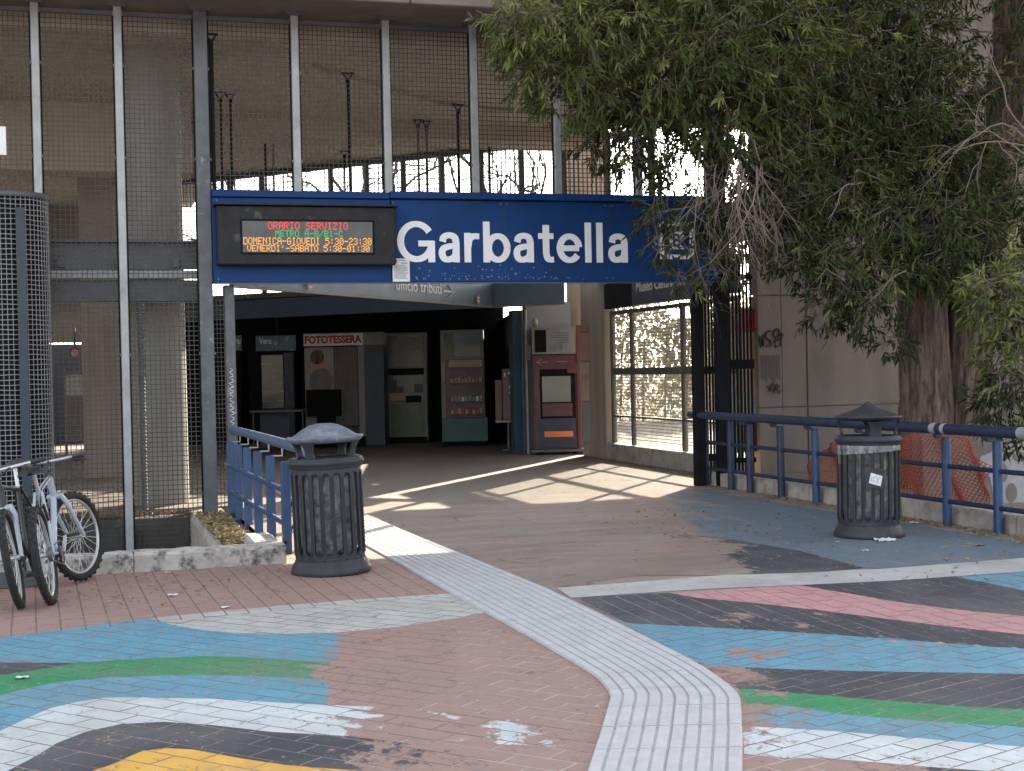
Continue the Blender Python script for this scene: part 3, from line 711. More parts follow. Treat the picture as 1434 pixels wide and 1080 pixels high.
# steel girders crossing behind the screen at the left
gird = Thing('steel_girder', 'grey steel girder crossing behind the mesh at the left', 'beam', (-5.7, .5, 2.4))
gird.part('web', MB().bb(-8.6, -3.5, .47, .49, 2.72, 3.02), M['ibeam']); gird.part('flange', MB().bb(-8.6, -3.5, .38, .58, 3.02, 3.04), M['ibeam'])
for k in range(8): gird.part('stiffener', MB().bb(-8.2 + k * .62, -8.13 + k * .62, .38, .468, 2.74, 2.84), M['ibeam'])
gird.part('flange', MB().bb(-8.6, -3.5, .36, .60, 2.62, 2.70), M['steel']); gird.part('web', MB().bb(-8.6, -3.5, .46, .48, 2.42, 2.60), M['ibeam'])
gird.part('bottom_channel', MB().bb(-8.6, -3.5, .38, .56, 2.36, 2.44), M['steel_dark'])
tb = MB()
for k in range(60): tb.lathe([(.03, 0), (.042, .02), (.03, .04)], (-4.22, .5, -.02 + k * .04), 10)
solo('ribbed_conduit', tb, M['ibeam'], 'grey ribbed conduit pipe rising behind the mesh', 'pipe', (-4.22, .5, 0))
# dark round kiosk caged in pale wire, at the left edge
kc = at(8, 500, 15.3); kr = .47
kio = Thing('round_kiosk', 'black round pillar caged in pale wire netting at the left edge', 'pillar', (kc.x, kc.y, -.2))
kio.part('core', MB().lathe([(.0, 3.45), (kr - .03, 3.45), (kr - .02, 3.40), (kr - .02, -.7)], (kc.x, kc.y, 0), 40), M['black'])
mb = MB(); n = 56
for k in range(n):
    a = 2 * math.pi * k / n; mb.bar((kc.x + kr * math.cos(a), kc.y + kr * math.sin(a), -.7), (kc.x + kr * math.cos(a), kc.y + kr * math.sin(a), 3.45), .006, .006)
for k in range(79):
    z = -.65 + k * .0525
    q = [(kc.x + kr * math.cos(2 * math.pi * i / 40), kc.y + kr * math.sin(2 * math.pi * i / 40), z + .004 * math.sin(i * .9 + k)) for i in range(41)]
    mb.tube(q, .005, 4, False)
kio.part('wire_cage', mb, M['wire_pale'], kind='stuff')
kio.part('cap', MB().lathe([(.0, 3.50), (kr + .01, 3.48), (kr + .02, 3.44), (kr + .005, 3.42)], (kc.x, kc.y, 0), 40), M['steel_dark'])
kio.part('strip', MB().bar((kc.x + .2, kc.y - kr - .012, .2), (kc.x + .2, kc.y - kr - .012, 3.3), .09, .012), M['navy'])
sg = at(0, 197, 13.5)
sgn = Thing('small_sign', 'small white sign plate at the upper left edge', 'sign', sg)
sgn.part('plate', MB().bb(sg.x - .30, sg.x + .055, sg.y, sg.y + .012, sg.z - .135, sg.z + .135, .004), M['paper']); sgn.part('arm', MB().bar((sg.x - .28, sg.y + .03, sg.z), (sg.x - .28, sg.y + 3, sg.z), .04), M['steel_dark'])
# ------------------------------------------------------------------ blue station sign
sb = Thing('station_sign', 'long blue station sign reading Garbatella in white letters', 'sign', (-.5, -.1, 2.53))
sb.part('panel', MB().bb(-3.45, -1.445, -.14, .12, 2.53, 3.475, .008), M['blue_sign'])
sb.part('panel', MB().bb(-1.44, 2.62, -.16, .12, 2.53, 3.475, .008), M['blue_sign'])
mb = MB().bb(-3.45, -1.46, -.17, .14, 3.478, 3.55, .006); sb.part('top_lip', mb, M['blue_sign'])
sb.part('top_lip', MB().bb(-1.455, 2.62, -.21, .14, 3.485, 3.565, .006), M['blue_sign'])
sb.part('bottom_trim', MB().bb(-3.45, 2.62, -.165, -.142, 2.512, 2.528), M['navy2'])
def crom(pts, k=7):
    P_ = [Vector(p) for p in pts]; P_ = [P_[0] * 2 - P_[1]] + P_ + [P_[-1] * 2 - P_[-2]]; o = []
    for i in range(1, len(P_) - 2):
        for j in range(k):
            t = j / k; a, b, c, d = P_[i - 1], P_[i], P_[i + 1], P_[i + 2]
            o.append(.5 * ((2 * b) + (c - a) * t + (2 * a - 5 * b + 4 * c - d) * t * t + (3 * b - a - 3 * c + d) * t ** 3))
    return o + [P_[-2]]
def arc(cx, cy, rx, ry, a0, a1, n=36): return [Vector((cx + rx * math.cos(R(a0 + (a1 - a0) * i / n)), cy + ry * math.sin(R(a0 + (a1 - a0) * i / n)))) for i in range(n + 1)]
LW, LH = .175, .142      # stem and bar thickness against a cap height of one
def glyph(ch):
    S = lambda x, y0, y1: [Vector((x, y0)), Vector((x, y1))]
    if ch == 'G': return 1.0, [arc(.49, .5, .40, .425, 34, 338), [Vector((.54, .455)), Vector((.955, .455))], S(.875, 0, .52)]
    if ch == 'a': return .63, [crom([(.115, .50), (.15, .61), (.28, .66), (.42, .615), (.465, .49)]) + [Vector((.465, 0))], crom([(.45, .40), (.28, .385), (.135, .33), (.10, .2), (.165, .085), (.30, .075), (.43, .15), (.46, .28)])]
    if ch == 'r': return .45, [S(.09, 0, .72), crom([(.10, .38), (.14, .56), (.25, .635), (.395, .635)])]
    if ch == 'b': return .74, [S(.09, 0, 1.0), arc(.385, .355, .245, .29, 0, 360)]
    if ch == 't': return .45, [[Vector((.21, .93)), Vector((.21, .25))] + crom([(.215, .2), (.25, .10), (.33, .07), (.415, .075)]), [Vector((0, .655)), Vector((.41, .655))]]
    if ch == 'e': return .72, [arc(.345, .355, .26, .295, 5, 325), [Vector((.12, .355)), Vector((.605, .355))]]
    return .27, [S(.09, 0, 1.0)]
def sign_text(word, width, height, y):
    adv = 0; strokes = []
    for ch in word:
        w_, st_ = glyph(ch); strokes.append([[p + Vector((adv, 0)) for p in s] for s in st_]); adv += w_ + .045
    adv -= .045 + .06; out = []
    for st_ in strokes:
        mb = MB()
        for q, s in enumerate(st_):
            n = len(s); vs = []; d0 = y - .004 - q * .0006
            for i, p in enumerate(s):
                d = (s[min(i + 1, n - 1)] - s[max(i - 1, 0)]).normalized(); nr = Vector((-d.y, d.x)); w_ = (LH + (LW - LH) * abs(d.y)) / 2
                for sg in (1, -1):
                    e = p + nr * w_ * sg
                    for yy in (d0, y): vs.append((e.x * width / adv, yy, e.y * height))
            fs = []
            for i in range(n - 1):
                o = i * 4; fs += [(o, o + 2, o + 6, o + 4), (o, o + 4, o + 5, o + 1), (o + 2, o + 3, o + 7, o + 6)]
            o = (n - 1) * 4; fs += [(0, 1, 3, 2), (o, o + 2, o + 3, o + 1)]; mb.add(vs, fs)
        out.append(mb)
    return out
for mb in sign_text('Garbatella', 2.83, .475, 0): sb.part('letter', moved(mb, Matrix.Translation((-1.385, -.161, 2.757))), M['white'])
fr = MB(); f0, f1 = 1.855, 2.30
fr.bb(f0, f0 + .055, -.166, -.161, 2.80, 3.25); fr.bb(f0 + .056, f1, -.166, -.161, 2.80, 2.855); fr.bb(f1 - .055, f1, -.166, -.161, 2.856, 3.25); fr.bb(f0 + .056, f1 - .056, -.166, -.161, 3.195, 3.25)
sb.part('emblem', fr, M['white']); bmk = MB().bb(f0 + .13, f1 - .13, -.166, -.161, 2.92, 3.14)
sb.part('emblem', bmk, M['white']); sb.part('lettering', moved(text_mb('B', .11, .16, .004, .03), Matrix.Translation((f0 + .165, -.167, 2.95))), M['blue_sign'])
# flaked remains of stickers under the letters
fk = MB()
for _ in range(85):
    x = random.choice((random.gauss(-.55, .3), random.gauss(.25, .3), random.uniform(-1.2, 1.0))); z = 2.56 + abs(random.gauss(0, .07)); s = random.uniform(.003, .012)
    if not -1.38 < x < 1.5: continue
    fk.add([(x + s * random.uniform(.4, 1.4) * math.cos(a), -.1612 - .0004 * random.random(), z + s * random.uniform(.4, 1.2) * math.sin(a)) for a in (0, 1.1, 2.2, 3.3, 4.4, 5.4)], [(0, 1, 2, 3, 4, 5)])
sb.part('sticker_remains', fk, M['silver'], kind='stuff')
for x in (-.1, 1.2):
    sb.part('seam', MB().bb(x - .003, x + .003, -.1612, -.1602, 2.535, 3.47), M['navy'])
fx = MB()
for x in (-3.40, -1.42, -.14, -.06, 1.16, 1.24, 2.55):
    for z in (2.57, 3.44): fx.box((x, -.1625 if x > -1.43 else -.1425, z), (.02, .004, .02))
sb.part('rivets', fx, M['steel_dark'], kind='stuff')
nb = Thing('paper_notice', 'white printed notice taped below the G of the blue sign', 'notice', (-1.34, -.163, 2.55))
nb.part('sheet', MB().bb(-1.445, -1.245, -.168, -.1625, 2.535, 2.80), M['paper'])
mb = MB()
for k in range(13):
    z = 2.72 - k * .0125; mb.bb(-1.425, -1.262 - random.uniform(0, .04), -.169, -.1682, z, z + .0045)
mb.bb(-1.42, -1.39, -.169, -.1682, 2.755, 2.785); mb.bb(-1.37, -1.29, -.169, -.1682, 2.775, 2.782); mb.bb(-1.34, -1.27, -.169, -.1682, 2.742, 2.752)
nb.part('print', mb, M['print'])
# LED display
led = Thing('led_display', 'black framed LED board showing metro service hours', 'display', (-2.43, -.25, 2.72))
led.part('casing', MB().bb(-3.42, -1.435, -.33, -.145, 2.715, 3.365, .012), M['led_case'])
led.part('hood', MB().bb(-3.45, -1.40, -.39, -.14, 3.368, 3.385), M['led_case'])
led.part('frame', MB().bb(-3.17, -1.68, -.34, -.331, 2.83, 2.85).bb(-3.17, -1.68, -.34, -.331, 3.195, 3.215).bb(-3.17, -3.15, -.34, -.331, 2.851, 3.194).bb(-1.70, -1.68, -.34, -.331, 2.851, 3.194), M['black'])
led.part('screen', MB().bb(-3.149, -1.701, -.3355, -.331, 2.851, 3.194), M['led_back'])
FONT = {'O': '01110 10001 10001 10001 10001 10001 01110', 'R': '11110 10001 10001 11110 10100 10010 10001', 'A': '01110 10001 10001 11111 10001 10001 10001', 'I': '01110 00100 00100 00100 00100 00100 01110',
 'S': '01111 10000 10000 01110 00001 00001 11110', 'E': '11111 10000 10000 11110 10000 10000 11111', 'V': '10001 10001 10001 10001 10001 01010 00100', 'Z': '11111 00001 00010 00100 01000 10000 11111',
 'M': '10001 11011 10101 10101 10001 10001 10001', 'T': '11111 00100 00100 00100 00100 00100 00100', 'B': '11110 10001 10001 11110 10001 10001 11110', '1': '00100 01100 00100 00100 00100 00100 01110',
 '/': '00001 00001 00010 00100 01000 10000 10000', '-': '00000 00000 00000 11111 00000 00000 00000', 'C': '01110 10001 10000 10000 10000 10001 01110', 'D': '11110 10001 10001 10001 10001 10001 11110',
 'N': '10001 11001 10101 10011 10001 10001 10001', 'G': '01110 10001 10000 10111 10001 10001 01110', '5': '11111 10000 11110 00001 00001 10001 01110', ':': '00000 00100 00100 00000 00100 00100 00000',
 '3': '01110 10001 00001 00110 00001 10001 01110', '0': '01110 10001 10011 10101 11001 10001 01110', '2': '01110 10001 00001 00110 01000 10000 11111', "'": '00100 00100 01000 00000 00000 00000 00000', ' ': '00000 ' * 7}
def ledline(s, x0, x1, z0, z1, m):
    mb = MB(); n = len(s) * 6 - 1; dx = (x1 - x0) / n; dz = (z1 - z0) / 7
    for i, ch in enumerate(s):
        for r, row in enumerate(FONT[ch].split()):
            for k, b in enumerate(row):
                if b == '1': x = x0 + (i * 6 + k) * dx; z = z1 - (r + 1) * dz; mb.bb(x + dx * .04, x + dx * .96, -.338, -.336, z + dz * .04, z + dz * .96)
    led.part('lettering', mb, m)
LR, LG, LY = emis('red_led', (1, .05, .03), .34), emis('green_led', (.02, .75, .22), .22), emis('amber_led', (1, .44, .07), .34)
ledline('ORARIO SERVIZIO', -2.87, -1.98, 3.105, 3.185, LR); ledline('METRO A-B/B1-C', -2.79, -2.04, 3.025, 3.095, LG)
ledline('DOMENICA-GIOVEDI 5:30-23:30', -3.14, -1.715, 2.935, 3.015, LY); ledline("VENERDI'-SABATO 5:30-01:30", -3.10, -1.74, 2.86, 2.93, LY)
# post under the sign at the left of the opening
gp = Thing('gate_post', 'scratched grey gate post left of the station entrance', 'post', (-3.27, .1, 0))
gp.part('post', MB().bb(-3.325, -3.215, .02, .13, 0, 2.515, .006), M['steel_dark'])
mb = MB(); x = -3.27
for k in range(9):
    z = .95 + k * .07; s = random.uniform(.02, .035); pts = [(-3.27 + s * math.sin(t * 1.7 + k), .017, z + t * .014) for t in range(6)]; mb.tube(pts, .0035, 4)
gp.part('scribble', mb, M['white'])
mb = MB(); nv = 3
for k in range(nv + 1): x = -3.45 + (.115) * k / nv; mb.bb(x - .0035, x + .0035, .04, .046, .02, 2.5)
for k in range(47): z = .03 + k * .0525; mb.bb(-3.45, -3.33, .033, .039, z - .0035, z + .0035)
gp.part('wire_mesh', mb, M['wire'], kind='stuff')

# ------------------------------------------------------------------ hall interior
# slanting grey-blue fascia with the office sign
q0, q1, q2 = Vector((-3.2, .5, 0)), Vector((1.55, 6.15, 0)), Vector((2.45, 5.2, 0))
fa = Thing('hall_fascia', 'blue grey fascia board reading ufficio tributi running into the hall', 'fascia', (0, 3, 2.54))
def wallbar(mb, p, q, z0, z1, t):
    p, q = Vector((p[0], p[1], 0)), Vector((q[0], q[1], 0)); d = (q - p).normalized(); nrm = Vector((d.y, -d.x, 0)) * t / 2
    vs = [p + nrm, q + nrm, q - nrm, p - nrm]; return mb.add([(v.x, v.y, z) for z in (z0, z1) for v in vs], [(3, 2, 1, 0), (4, 5, 6, 7), (0, 1, 5, 4), (1, 2, 6, 5), (2, 3, 7, 6), (3, 0, 4, 7)])
fa.part('board', wallbar(MB(), q0, q1, 2.54, 2.92, .06), M['bluegrey']); fa.part('board', wallbar(MB(), q1, q2, 2.54, 2.92, .06), M['bluegrey'])
fa.part('edge_strip', wallbar(MB(), q0, q1, 2.515, 2.537, .08), M['greyframe']); fa.part('edge_strip', wallbar(MB(), q1, q2, 2.515, 2.537, .08), M['greyframe'])
fd = (q1 - q0).normalized(); ang = math.atan2(fd.y, fd.x); fn = Vector((fd.y, -fd.x, 0))
def on_fascia(px, z):   # place along the fascia seen at photo column px
    best = min((abs(proj(q0 + fd * t + fn * .035 + Vector((0, 0, z)))[0] - px), t) for t in [i * .02 for i in range(370)]); return best[1]
t0, t1, t2 = on_fascia(555, 2.7), on_fascia(618, 2.7), on_fascia(636, 2.7)
def put(mb, t, z): return moved(mb, Matrix.Translation(q0 + fd * t + fn * .032 + Vector((0, 0, z))) @ Matrix.Rotation(ang, 4, 'Z'))
fa.part('lettering', put(text_mb('ufficio tributi', t1 - t0, .17, .005, .012), t0, 2.655), M['white'])
aw = MB().bb(0, t2 - t1 - .14, -.005, 0, .055, .08).bar((t2 - t1 - .28, -.003, .16), (t2 - t1 - .12, -.003, .068), .03, .005).bar((t2 - t1 - .28, -.003, -.02), (t2 - t1 - .12, -.003, .068), .03, .005)
fa.part('arrow', put(aw, t1 + .08, 2.64), M['white'])
for px in (432, 668):
    t = on_fascia(px, 2.6); st = MB(); st.lathe([(0, 0), (.07, 0)], (0, 0, 0), 18); st.v = [(x, -.034, y * 1.0) for x, y, z in st.v]
    fa.part('round_sticker', put(st, t, 2.62), M['paper']); st = MB(); st.lathe([(.052, 0), (.066, 0)], (0, 0, 0), 18).bb(-.05, .05, -.008, .008, -.0005, .0005); st.v = [(x, -.036 + z * .1, y) for x, y, z in st.v]
    fa.part('round_sticker', put(st, t, 2.62), M['red_sign'])
# dark kiosk volume under the clerestory
K0, K1 = Vector((-4.6, 14.25, 0)), Vector((2.55, 6.75, 0)); KD = (K1 - K0).normalized()
def C(X, Z): return Vector((CAM[0] + X * _c + Z * _s, CAM[1] - X * _s + Z * _c, 0))   # place X right of the view axis, Z metres out
kv = Thing('kiosk_recess', 'dark recess with black walls and ceiling behind the machines', 'kiosk', (0, 12, 0))
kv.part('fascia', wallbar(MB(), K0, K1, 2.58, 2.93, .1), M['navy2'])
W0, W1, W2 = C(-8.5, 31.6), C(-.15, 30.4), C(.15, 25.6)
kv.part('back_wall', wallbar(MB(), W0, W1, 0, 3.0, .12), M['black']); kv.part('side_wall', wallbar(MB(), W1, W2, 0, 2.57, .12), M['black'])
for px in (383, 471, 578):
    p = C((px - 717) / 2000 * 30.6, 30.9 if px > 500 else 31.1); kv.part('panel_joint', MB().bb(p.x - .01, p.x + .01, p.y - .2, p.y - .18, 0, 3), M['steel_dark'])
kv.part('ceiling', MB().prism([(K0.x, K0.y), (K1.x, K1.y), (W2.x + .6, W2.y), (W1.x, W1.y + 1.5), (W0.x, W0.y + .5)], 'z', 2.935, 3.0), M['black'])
dp = C(.02, 25.5); kv.part('corner_post', MB().bb(dp.x - .0, dp.x + .30, dp.y - .05, dp.y + .2, 0, 2.56), M['navy2'])
pp = C(.29, 25.3)
pw = Thing('partition_wall', 'pale grey partition wall behind the red drinks machine', 'wall', (pp.x + .4, pp.y, 0))
pw.part('panel', MB().bb(pp.x, pp.x + .85, pp.y + .1, pp.y + .22, 0, 2.7), M['silver']); pw.part('window_mesh', MB().bb(pp.x + .87, pp.x + 1.15, pp.y + .1, pp.y + .14, 0, 1.9), M['bluegrey'])
pw.part('pipe', MB().tube([(pp.x - .03, pp.y - .02, 0), (pp.x - .03, pp.y - .02, 2.55)], .025, 8), M['steel']); pw.part('cable', MB().tube([(pp.x - .1, pp.y - .02, 0), (pp.x - .1, pp.y - .02, 2.55)], .018, 6), M['steel_dark'])
pw.part('junction_box', MB().bb(pp.x - .07, pp.x + .04, pp.y - .09, pp.y - .04, 1.65, 1.95, .01), M['greyframe'])
# left part of the hall: rear wall and things behind the mesh
lw = C(-11.2, 32.5)
rw = Thing('rear_wall', 'dim brown rear wall of the hall behind the mesh at left', 'wall', (-6, 16.8, 0))
rw.part('wall', wallbar(MB(), C(-15, 31), C(-7.3, 31.9), 2.75, 5.355, .2), M['concrete']); rw.part('wall', MB().bb(-9.7, -9.5, 1.0, 14.5, 0, 5.355), M['concrete']); rw.part('wall', wallbar(MB(), C(-15, 31), C(-9.9, 33.2), 0, 2.3, .2), M['navy'])
rw.part('band', wallbar(MB(), C(-15, 30.6), C(-8.4, 31.3), 2.30, 2.72, .2), M['cream'])
hb = C(-8.9, 28.4)
hp = Thing('sunlit_cabinet', 'pale cabinet behind the mesh at left, sunlight put into its colour', 'cabinet', hb, (0, 0, -TH))
hp.part('body', MB().bb(0, .45, 0, .3, .25, 1.62, .01), M['cream'], local=True); hp.part('slot_panel', MB().bb(.04, .41, -.012, -.002, 1.18, 1.58), M['paper'], local=True); hp.part('leg', MB().bb(-.03, .01, .05, .1, 0, 1.75), M['pinkbox'], local=True); hp.part('leg', MB().bb(.47, .51, .05, .1, 0, 1.75), M['steel_dark'], local=True)  # cream and white tones stand in for sunlight on the front
for k in range(3): hp.part('bar', MB().bb(.08 + k * .12, .11 + k * .12, -.02, -.013, .3, 1.12), M['greyframe'], local=True)
ns = C(-8.4, 27.5); nst_ = Thing('prohibition_sign', 'small round red and white prohibition sign behind the mesh', 'sign', (ns.x, ns.y, 2.0), (0, 0, -TH))
mb = MB().lathe([(0, 0), (.11, 0)], (0, 0, 0), 20); mb.v = [(x, -.01, y) for x, y, z in mb.v]; nst_.part('disc', mb, M['paper'], local=True)
mb = MB().lathe([(.075, 0), (.11, 0)], (0, 0, 0), 20); mb.v = [(x, -.014, y) for x, y, z in mb.v]; mb.bar((-.07, -.014, .07), (.07, -.014, -.07), .025, .004); nst_.part('ring', mb, M['red_sign'], local=True)
nst_.part('bracket', MB().bar((0, .01, 0), (0, .01, .5), .03), M['steel_dark'], local=True)

# ------------------------------------------------------------------ machines in the recess (local: x right, y away, z up)
def machine(name, label, cat, x0, x1, Z, D=.8):
    xm = (x0 + x1) / 2; p = C((xm - CX) / F * Z, Z); t = Thing(name, label, cat, (p.x, p.y, 0), (0, 0, -TH)); t.Z = Z; t.xm = xm
    t.X = lambda px: (px - xm) / F * Z
    t.H = lambda py, px=None: at(px or xm, py, Z).z
    def B(part, xa, xb, ya, yb, m, d0=-.02, d1=-.002, bev=.004, label=None, parent=None):
        return t.part(part, MB().bb(t.X(xa), t.X(xb), d0, d1, t.H(yb), t.H(ya), bev), M[m], local=True, label=label, parent=parent)
    t.B = B; return t
def text_on(t, txt, xa, xb, ya, yb, m, d=-.024, bold=.01, parent=None):
    t.part('lettering', moved(text_mb(txt, t.X(xb) - t.X(xa), t.H(ya) - t.H(yb), .003, bold), Matrix.Translation((t.X(xa), d, t.H(yb)))), M[m], local=True, parent=parent)
def lines_on(t, xa, xb, y0, n, dy, m, d=-.024, right=True):
    mb = MB()
    for k in range(n):
        w = random.uniform(.55, 1) * (t.X(xb) - t.X(xa)); z = t.H(y0 + k * dy)
        mb.bb(t.X(xb) - w if right else t.X(xa), t.X(xb) if right else t.X(xa) + w, d - .002, d, z - .012, z)
    t.part('print', mb, M[m], local=True)
# photo booth
pb = machine('photo_booth', 'white photo booth with red FOTOTESSERA header', 'photo booth', 426, 538, 29)
pb.B('side_panel', 511, 538, 484, 625, 'navy', .0, .95); pb.B('roof', 426, 511, 466, 484, 'greyframe', -.0, .95); pb.B('roof', 511.2, 538, 466, 484, 'greyframe', .0, .95)
pb.B('header', 427, 510, 467, 484, 'white', -.03, -.003); text_on(pb, 'FOTOTESSERA', 428.5, 508, 469.5, 481, 'red_sign', -.033, .05)
pb.B('rear_panel', 426, 511, 484, 622, 'greyframe', .72, .78); pb.B('base', 426, 511, 612, 625, 'black', .0, .7)
pb.B('portrait_panel', 427, 468, 486, 610, 'cream', .02, .06)
mb = MB(); cx_, cz_ = pb.X(447), pb.H(505)
def blob(mb, cx, cz, rx, rz, d, n=24): mb.add([(cx + rx * math.cos(2 * math.pi * k / n), d, cz + rz * math.sin(2 * math.pi * k / n)) for k in range(n)], [tuple(range(n))])
blob(mb, cx_ - .02, cz_ - .12, .2, .20, .012); pb.part('portrait', mb, M['skin'], local=True)
mb = MB(); blob(mb, cx_ - .03, cz_ + .08, .14, .15, .010); pb.part('portrait', mb, M['bark'], local=True)
mb = MB(); blob(mb, pb.X(450), pb.H(533), .24, .26, .008); pb.part('portrait', mb, M['curtain'], local=True)
for k in range(9):
    x = 470 + k * 3.6; mb = MB().tube([(pb.X(x), .1 + .02 * (k % 2), pb.H(486)), (pb.X(x), .1 + .02 * (k % 2), pb.H(596))], .035, 6); pb.part('curtain_fold', mb, M['curtain'], local=True)
pb.B('stool', 432, 478, 545, 582, 'black', -.35, -.02); pb.B('stool_foot', 445, 470, 582.5, 612, 'black', -.25, -.1)
pb.B('frame', 502, 511, 484.5, 612, 'greyframe', -.01, .05)
# water vending machines with Vera headers
def vera(x0, x1, Z, label, glass=True):
    t = machine('water_machine', label, 'vending machine', x0, x1, Z)
    t.group = None; w = x1 - x0
    t.B('cabinet', x0, x1, 491, 622, 'black', 0, .8); t.B('header', x0 - 2, x1 + 2, 470, 491.5, 'lightblue', -.05, -.004)
    text_on(t, 'Vera', x0 + 3, x0 + 20, 473, 482, 'white', -.054, .02)
    mb = MB()
    for k in range(7):
        a = t.X(x0 + w * (.40 + k * .075)); mb.bar((a, -.053, t.H(490)), (a + .08, -.053, t.H(474 + (k % 3) * 3)), .012, .003)
    t.part('print', mb, M['white'], local=True)
    if glass:
        t.B('window', x0 + 5, x0 + w * .68, 497, 572, 'glass_g', -.016, -.003); t.B('door_frame', x0 + w * .70, x1 - 2, 494, 615, 'navy', -.02, -.003)
        mb = MB()
        for k in range(5): z = t.H(510 + k * 13); mb.bb(t.X(x0 + 5), t.X(x0 + w * .68), -.022, -.017, z, z + .012)
        t.part('shelf', mb, M['steel'], local=True); t.B('delivery_flap', x0 + 8, x0 + w * .6, 590, 604, 'rubber', -.03, -.003)
        t.B('pale_reflection_poster', x0 + 7, x0 + w * .38, 502, 568, 'cream', -.0155, -.012, 0) if 0 else None
    return t
vera(362, 414, 29.2, 'dark water machine with blue Vera header left of the photo booth')
vera(318, 338, 28.6, 'second Vera water machine partly hidden behind the gate post', False)
bt = MB()
# table with a bag before the water machine
tbm = machine('metal_table', 'dark folding table before the water machine', 'table', 352, 425, 27.2)
tbm.B('top', 352, 425, 574, 577, 'steel_dark', -.25, .25)
for px in (354, 403, 423): tbm.B('leg', px - .8, px + .8, 577.2, 634, 'steel_dark', -.02, .02)
tbm.B('cloth', 362, 401, 577.3, 628, 'navy', .1, .16)
# instant drinks machine, grey with green foot
hm = machine('hot_drinks_machine', 'grey hot drinks machine with green lower door', 'vending machine', 540, 598, 30)
hm.B('cabinet', 540, 598, 466, 618, 'greyframe', 0, .75); hm.B('poster', 545, 592, 469, 513, 'cream', -.012, -.002); hm.B('poster_band', 545, 558, 470, 513, 'led_back', -.016, -.0125, 0)
lines_on(hm, 566, 590, 474, 7, 2.6, 'print', -.013); hm.B('black_strip', 544, 594, 516, 525, 'black', -.02, -.002); hm.B('picture_panel', 545, 592, 526, 550, 'cream', -.014, -.002)
for a, b_, c, d in ((545, 556, 532, 550), (556.5, 565, 542, 550), (580, 592, 538, 550), (545, 551, 527, 531.5)): hm.B('picture', a, b_, c, d, 'print', -.018, -.0145, 0)
hm.B('tan_strip', 545, 572, 550.5, 561, 'tan', -.02, -.002); hm.B('coin_panel', 572.5, 594, 550.5, 566, 'led_back', -.022, -.002); hm.B('dispensing_hatch', 568, 590, 554, 564, 'black', -.03, -.0225)
hm.B('lower_door', 546, 594, 566.5, 610, 'green', -.018, -.002); hm.B('plinth', 544, 597, 612, 620.5, 'black', -.01, .7)
mb = MB()
for a, z in ((552, 570), (589, 570)): mb.bar((hm.X(a), -.02, hm.H(z)), (hm.X(a - 3 if a < 570 else a + 2), -.02, hm.H(608)), .008, .004)
hm.part('door_seam', mb, M['black'], local=True)
# snack machine, red and teal
sm = machine('snack_machine', 'snack machine with dark red front and teal foot', 'vending machine', 618, 681, 28.4)
sm.B('cabinet', 618, 678, 462, 620, 'greyframe', .0, .75); sm.B('header_poster', 637, 674, 466, 484, 'silver', -.012, -.002); sm.B('header_poster', 637, 674, 484.3, 499, 'cream', -.012, -.002); sm.B('header_poster', 623, 636, 466, 500, 'green', -.012, -.002)
lines_on(sm, 645, 672, 468, 6, 2.5, 'print', -.013); sm.B('door', 624, 679, 503, 585, 'red', -.05, -.003); sm.B('price_strip', 629, 676, 504, 514, 'tan', -.058, -.051)
sm.B('foot', 618, 682, 585.5, 618, 'teal', -.06, .7); sm.B('plinth', 619, 680, 618.2, 625, 'black', -.03, .7); sm.B('window', 630, 677, 524, 580, 'glass', -.054, -.051) if 0 else None
for py, cs in ((532, ('tan', 'cream', 'tan', 'pinkbox')), (558, ('tan', 'silver', 'silver', 'paper')), (576, ('tan', 'red_sign', 'tan', 'red_sign'))):
    sm.B('shelf', 630, 677, py + 4.5, py + 6, 'steel_dark', -.075, -.051)
    for k in range(9):
        x = 631 + k * 5.0; sm.B('snack_packet', x, x + 4.2, py - 2 - (k * 7 % 3), py + 4.3, cs[k % 4], -.07, -.052, .006)
sm.B('keypad', 619, 624, 507, 533, 'cream', -.03, -.002)
# red copier-like box on a leg
rb = machine('red_dispenser', 'dark red ticket box on a thin stand with white stickers', 'dispenser', 693, 731, 25.8)
rb.B('cabinet', 703, 730, 516, 588, 'red', -.02, .3, .01); rb.B('tray', 693, 702.5, 532, 588, 'red', .0, .2); rb.B('shelf', 693, 730, 588.3, 592, 'greyframe', -.05, .28)
rb.B('stand', 709, 712, 592.2, 629, 'steel_dark', .08, .12); rb.B('stand', 722, 725, 592.2, 629, 'steel_dark', .08, .12); rb.B('foot', 702, 731, 629.2, 632, 'steel_dark', -.0, .3)
for a, b_, c, d in ((719, 724, 519, 531), (720, 728, 533, 537), (713, 717, 540, 545), (706, 708, 522, 527), (712, 716, 521, 524), (713, 715, 549, 551)): rb.B('sticker', a, b_, c, d, 'paper', -.024, -.0205, 0)
# red cold drinks machine
rm = machine('drinks_machine', 'red cold drinks machine with black header and orange strip', 'vending machine', 742, 813, 25)
rm.B('header_box', 746, 809, 458, 496, 'greyframe', -.03, .7); rm.B('poster', 750, 800, 462, 493, 'silver', -.036, -.031); rm.B('poster_band', 750, 766, 462, 493, 'black', -.040, -.0365, 0)
lines_on(rm, 772, 798, 465, 7, 2.4, 'print', -.037)
for x in (773, 778, 784, 787, 793): rm.part('print', MB().bar((rm.X(x), -.038, rm.H(491)), (rm.X(x + 3), -.038, rm.H(481)), .028, .003), M['print'], local=True)
rm.B('cabinet', 746, 809, 497, 629, 'red', 0, .75); rm.B('door', 748, 806, 499, 627, 'red', -.03, -.003); rm.B('window_frame', 756, 805.5, 517, 606, 'black', -.036, -.0305)
rm.B('window', 759, 799, 527, 563, 'glass_g', -.04, -.0365); rm.B('window', 759, 801, 565, 583, 'red', -.04, -.0365); rm.B('lower_panel', 752, 805, 586, 627, 'navy', -.04, -.0365)
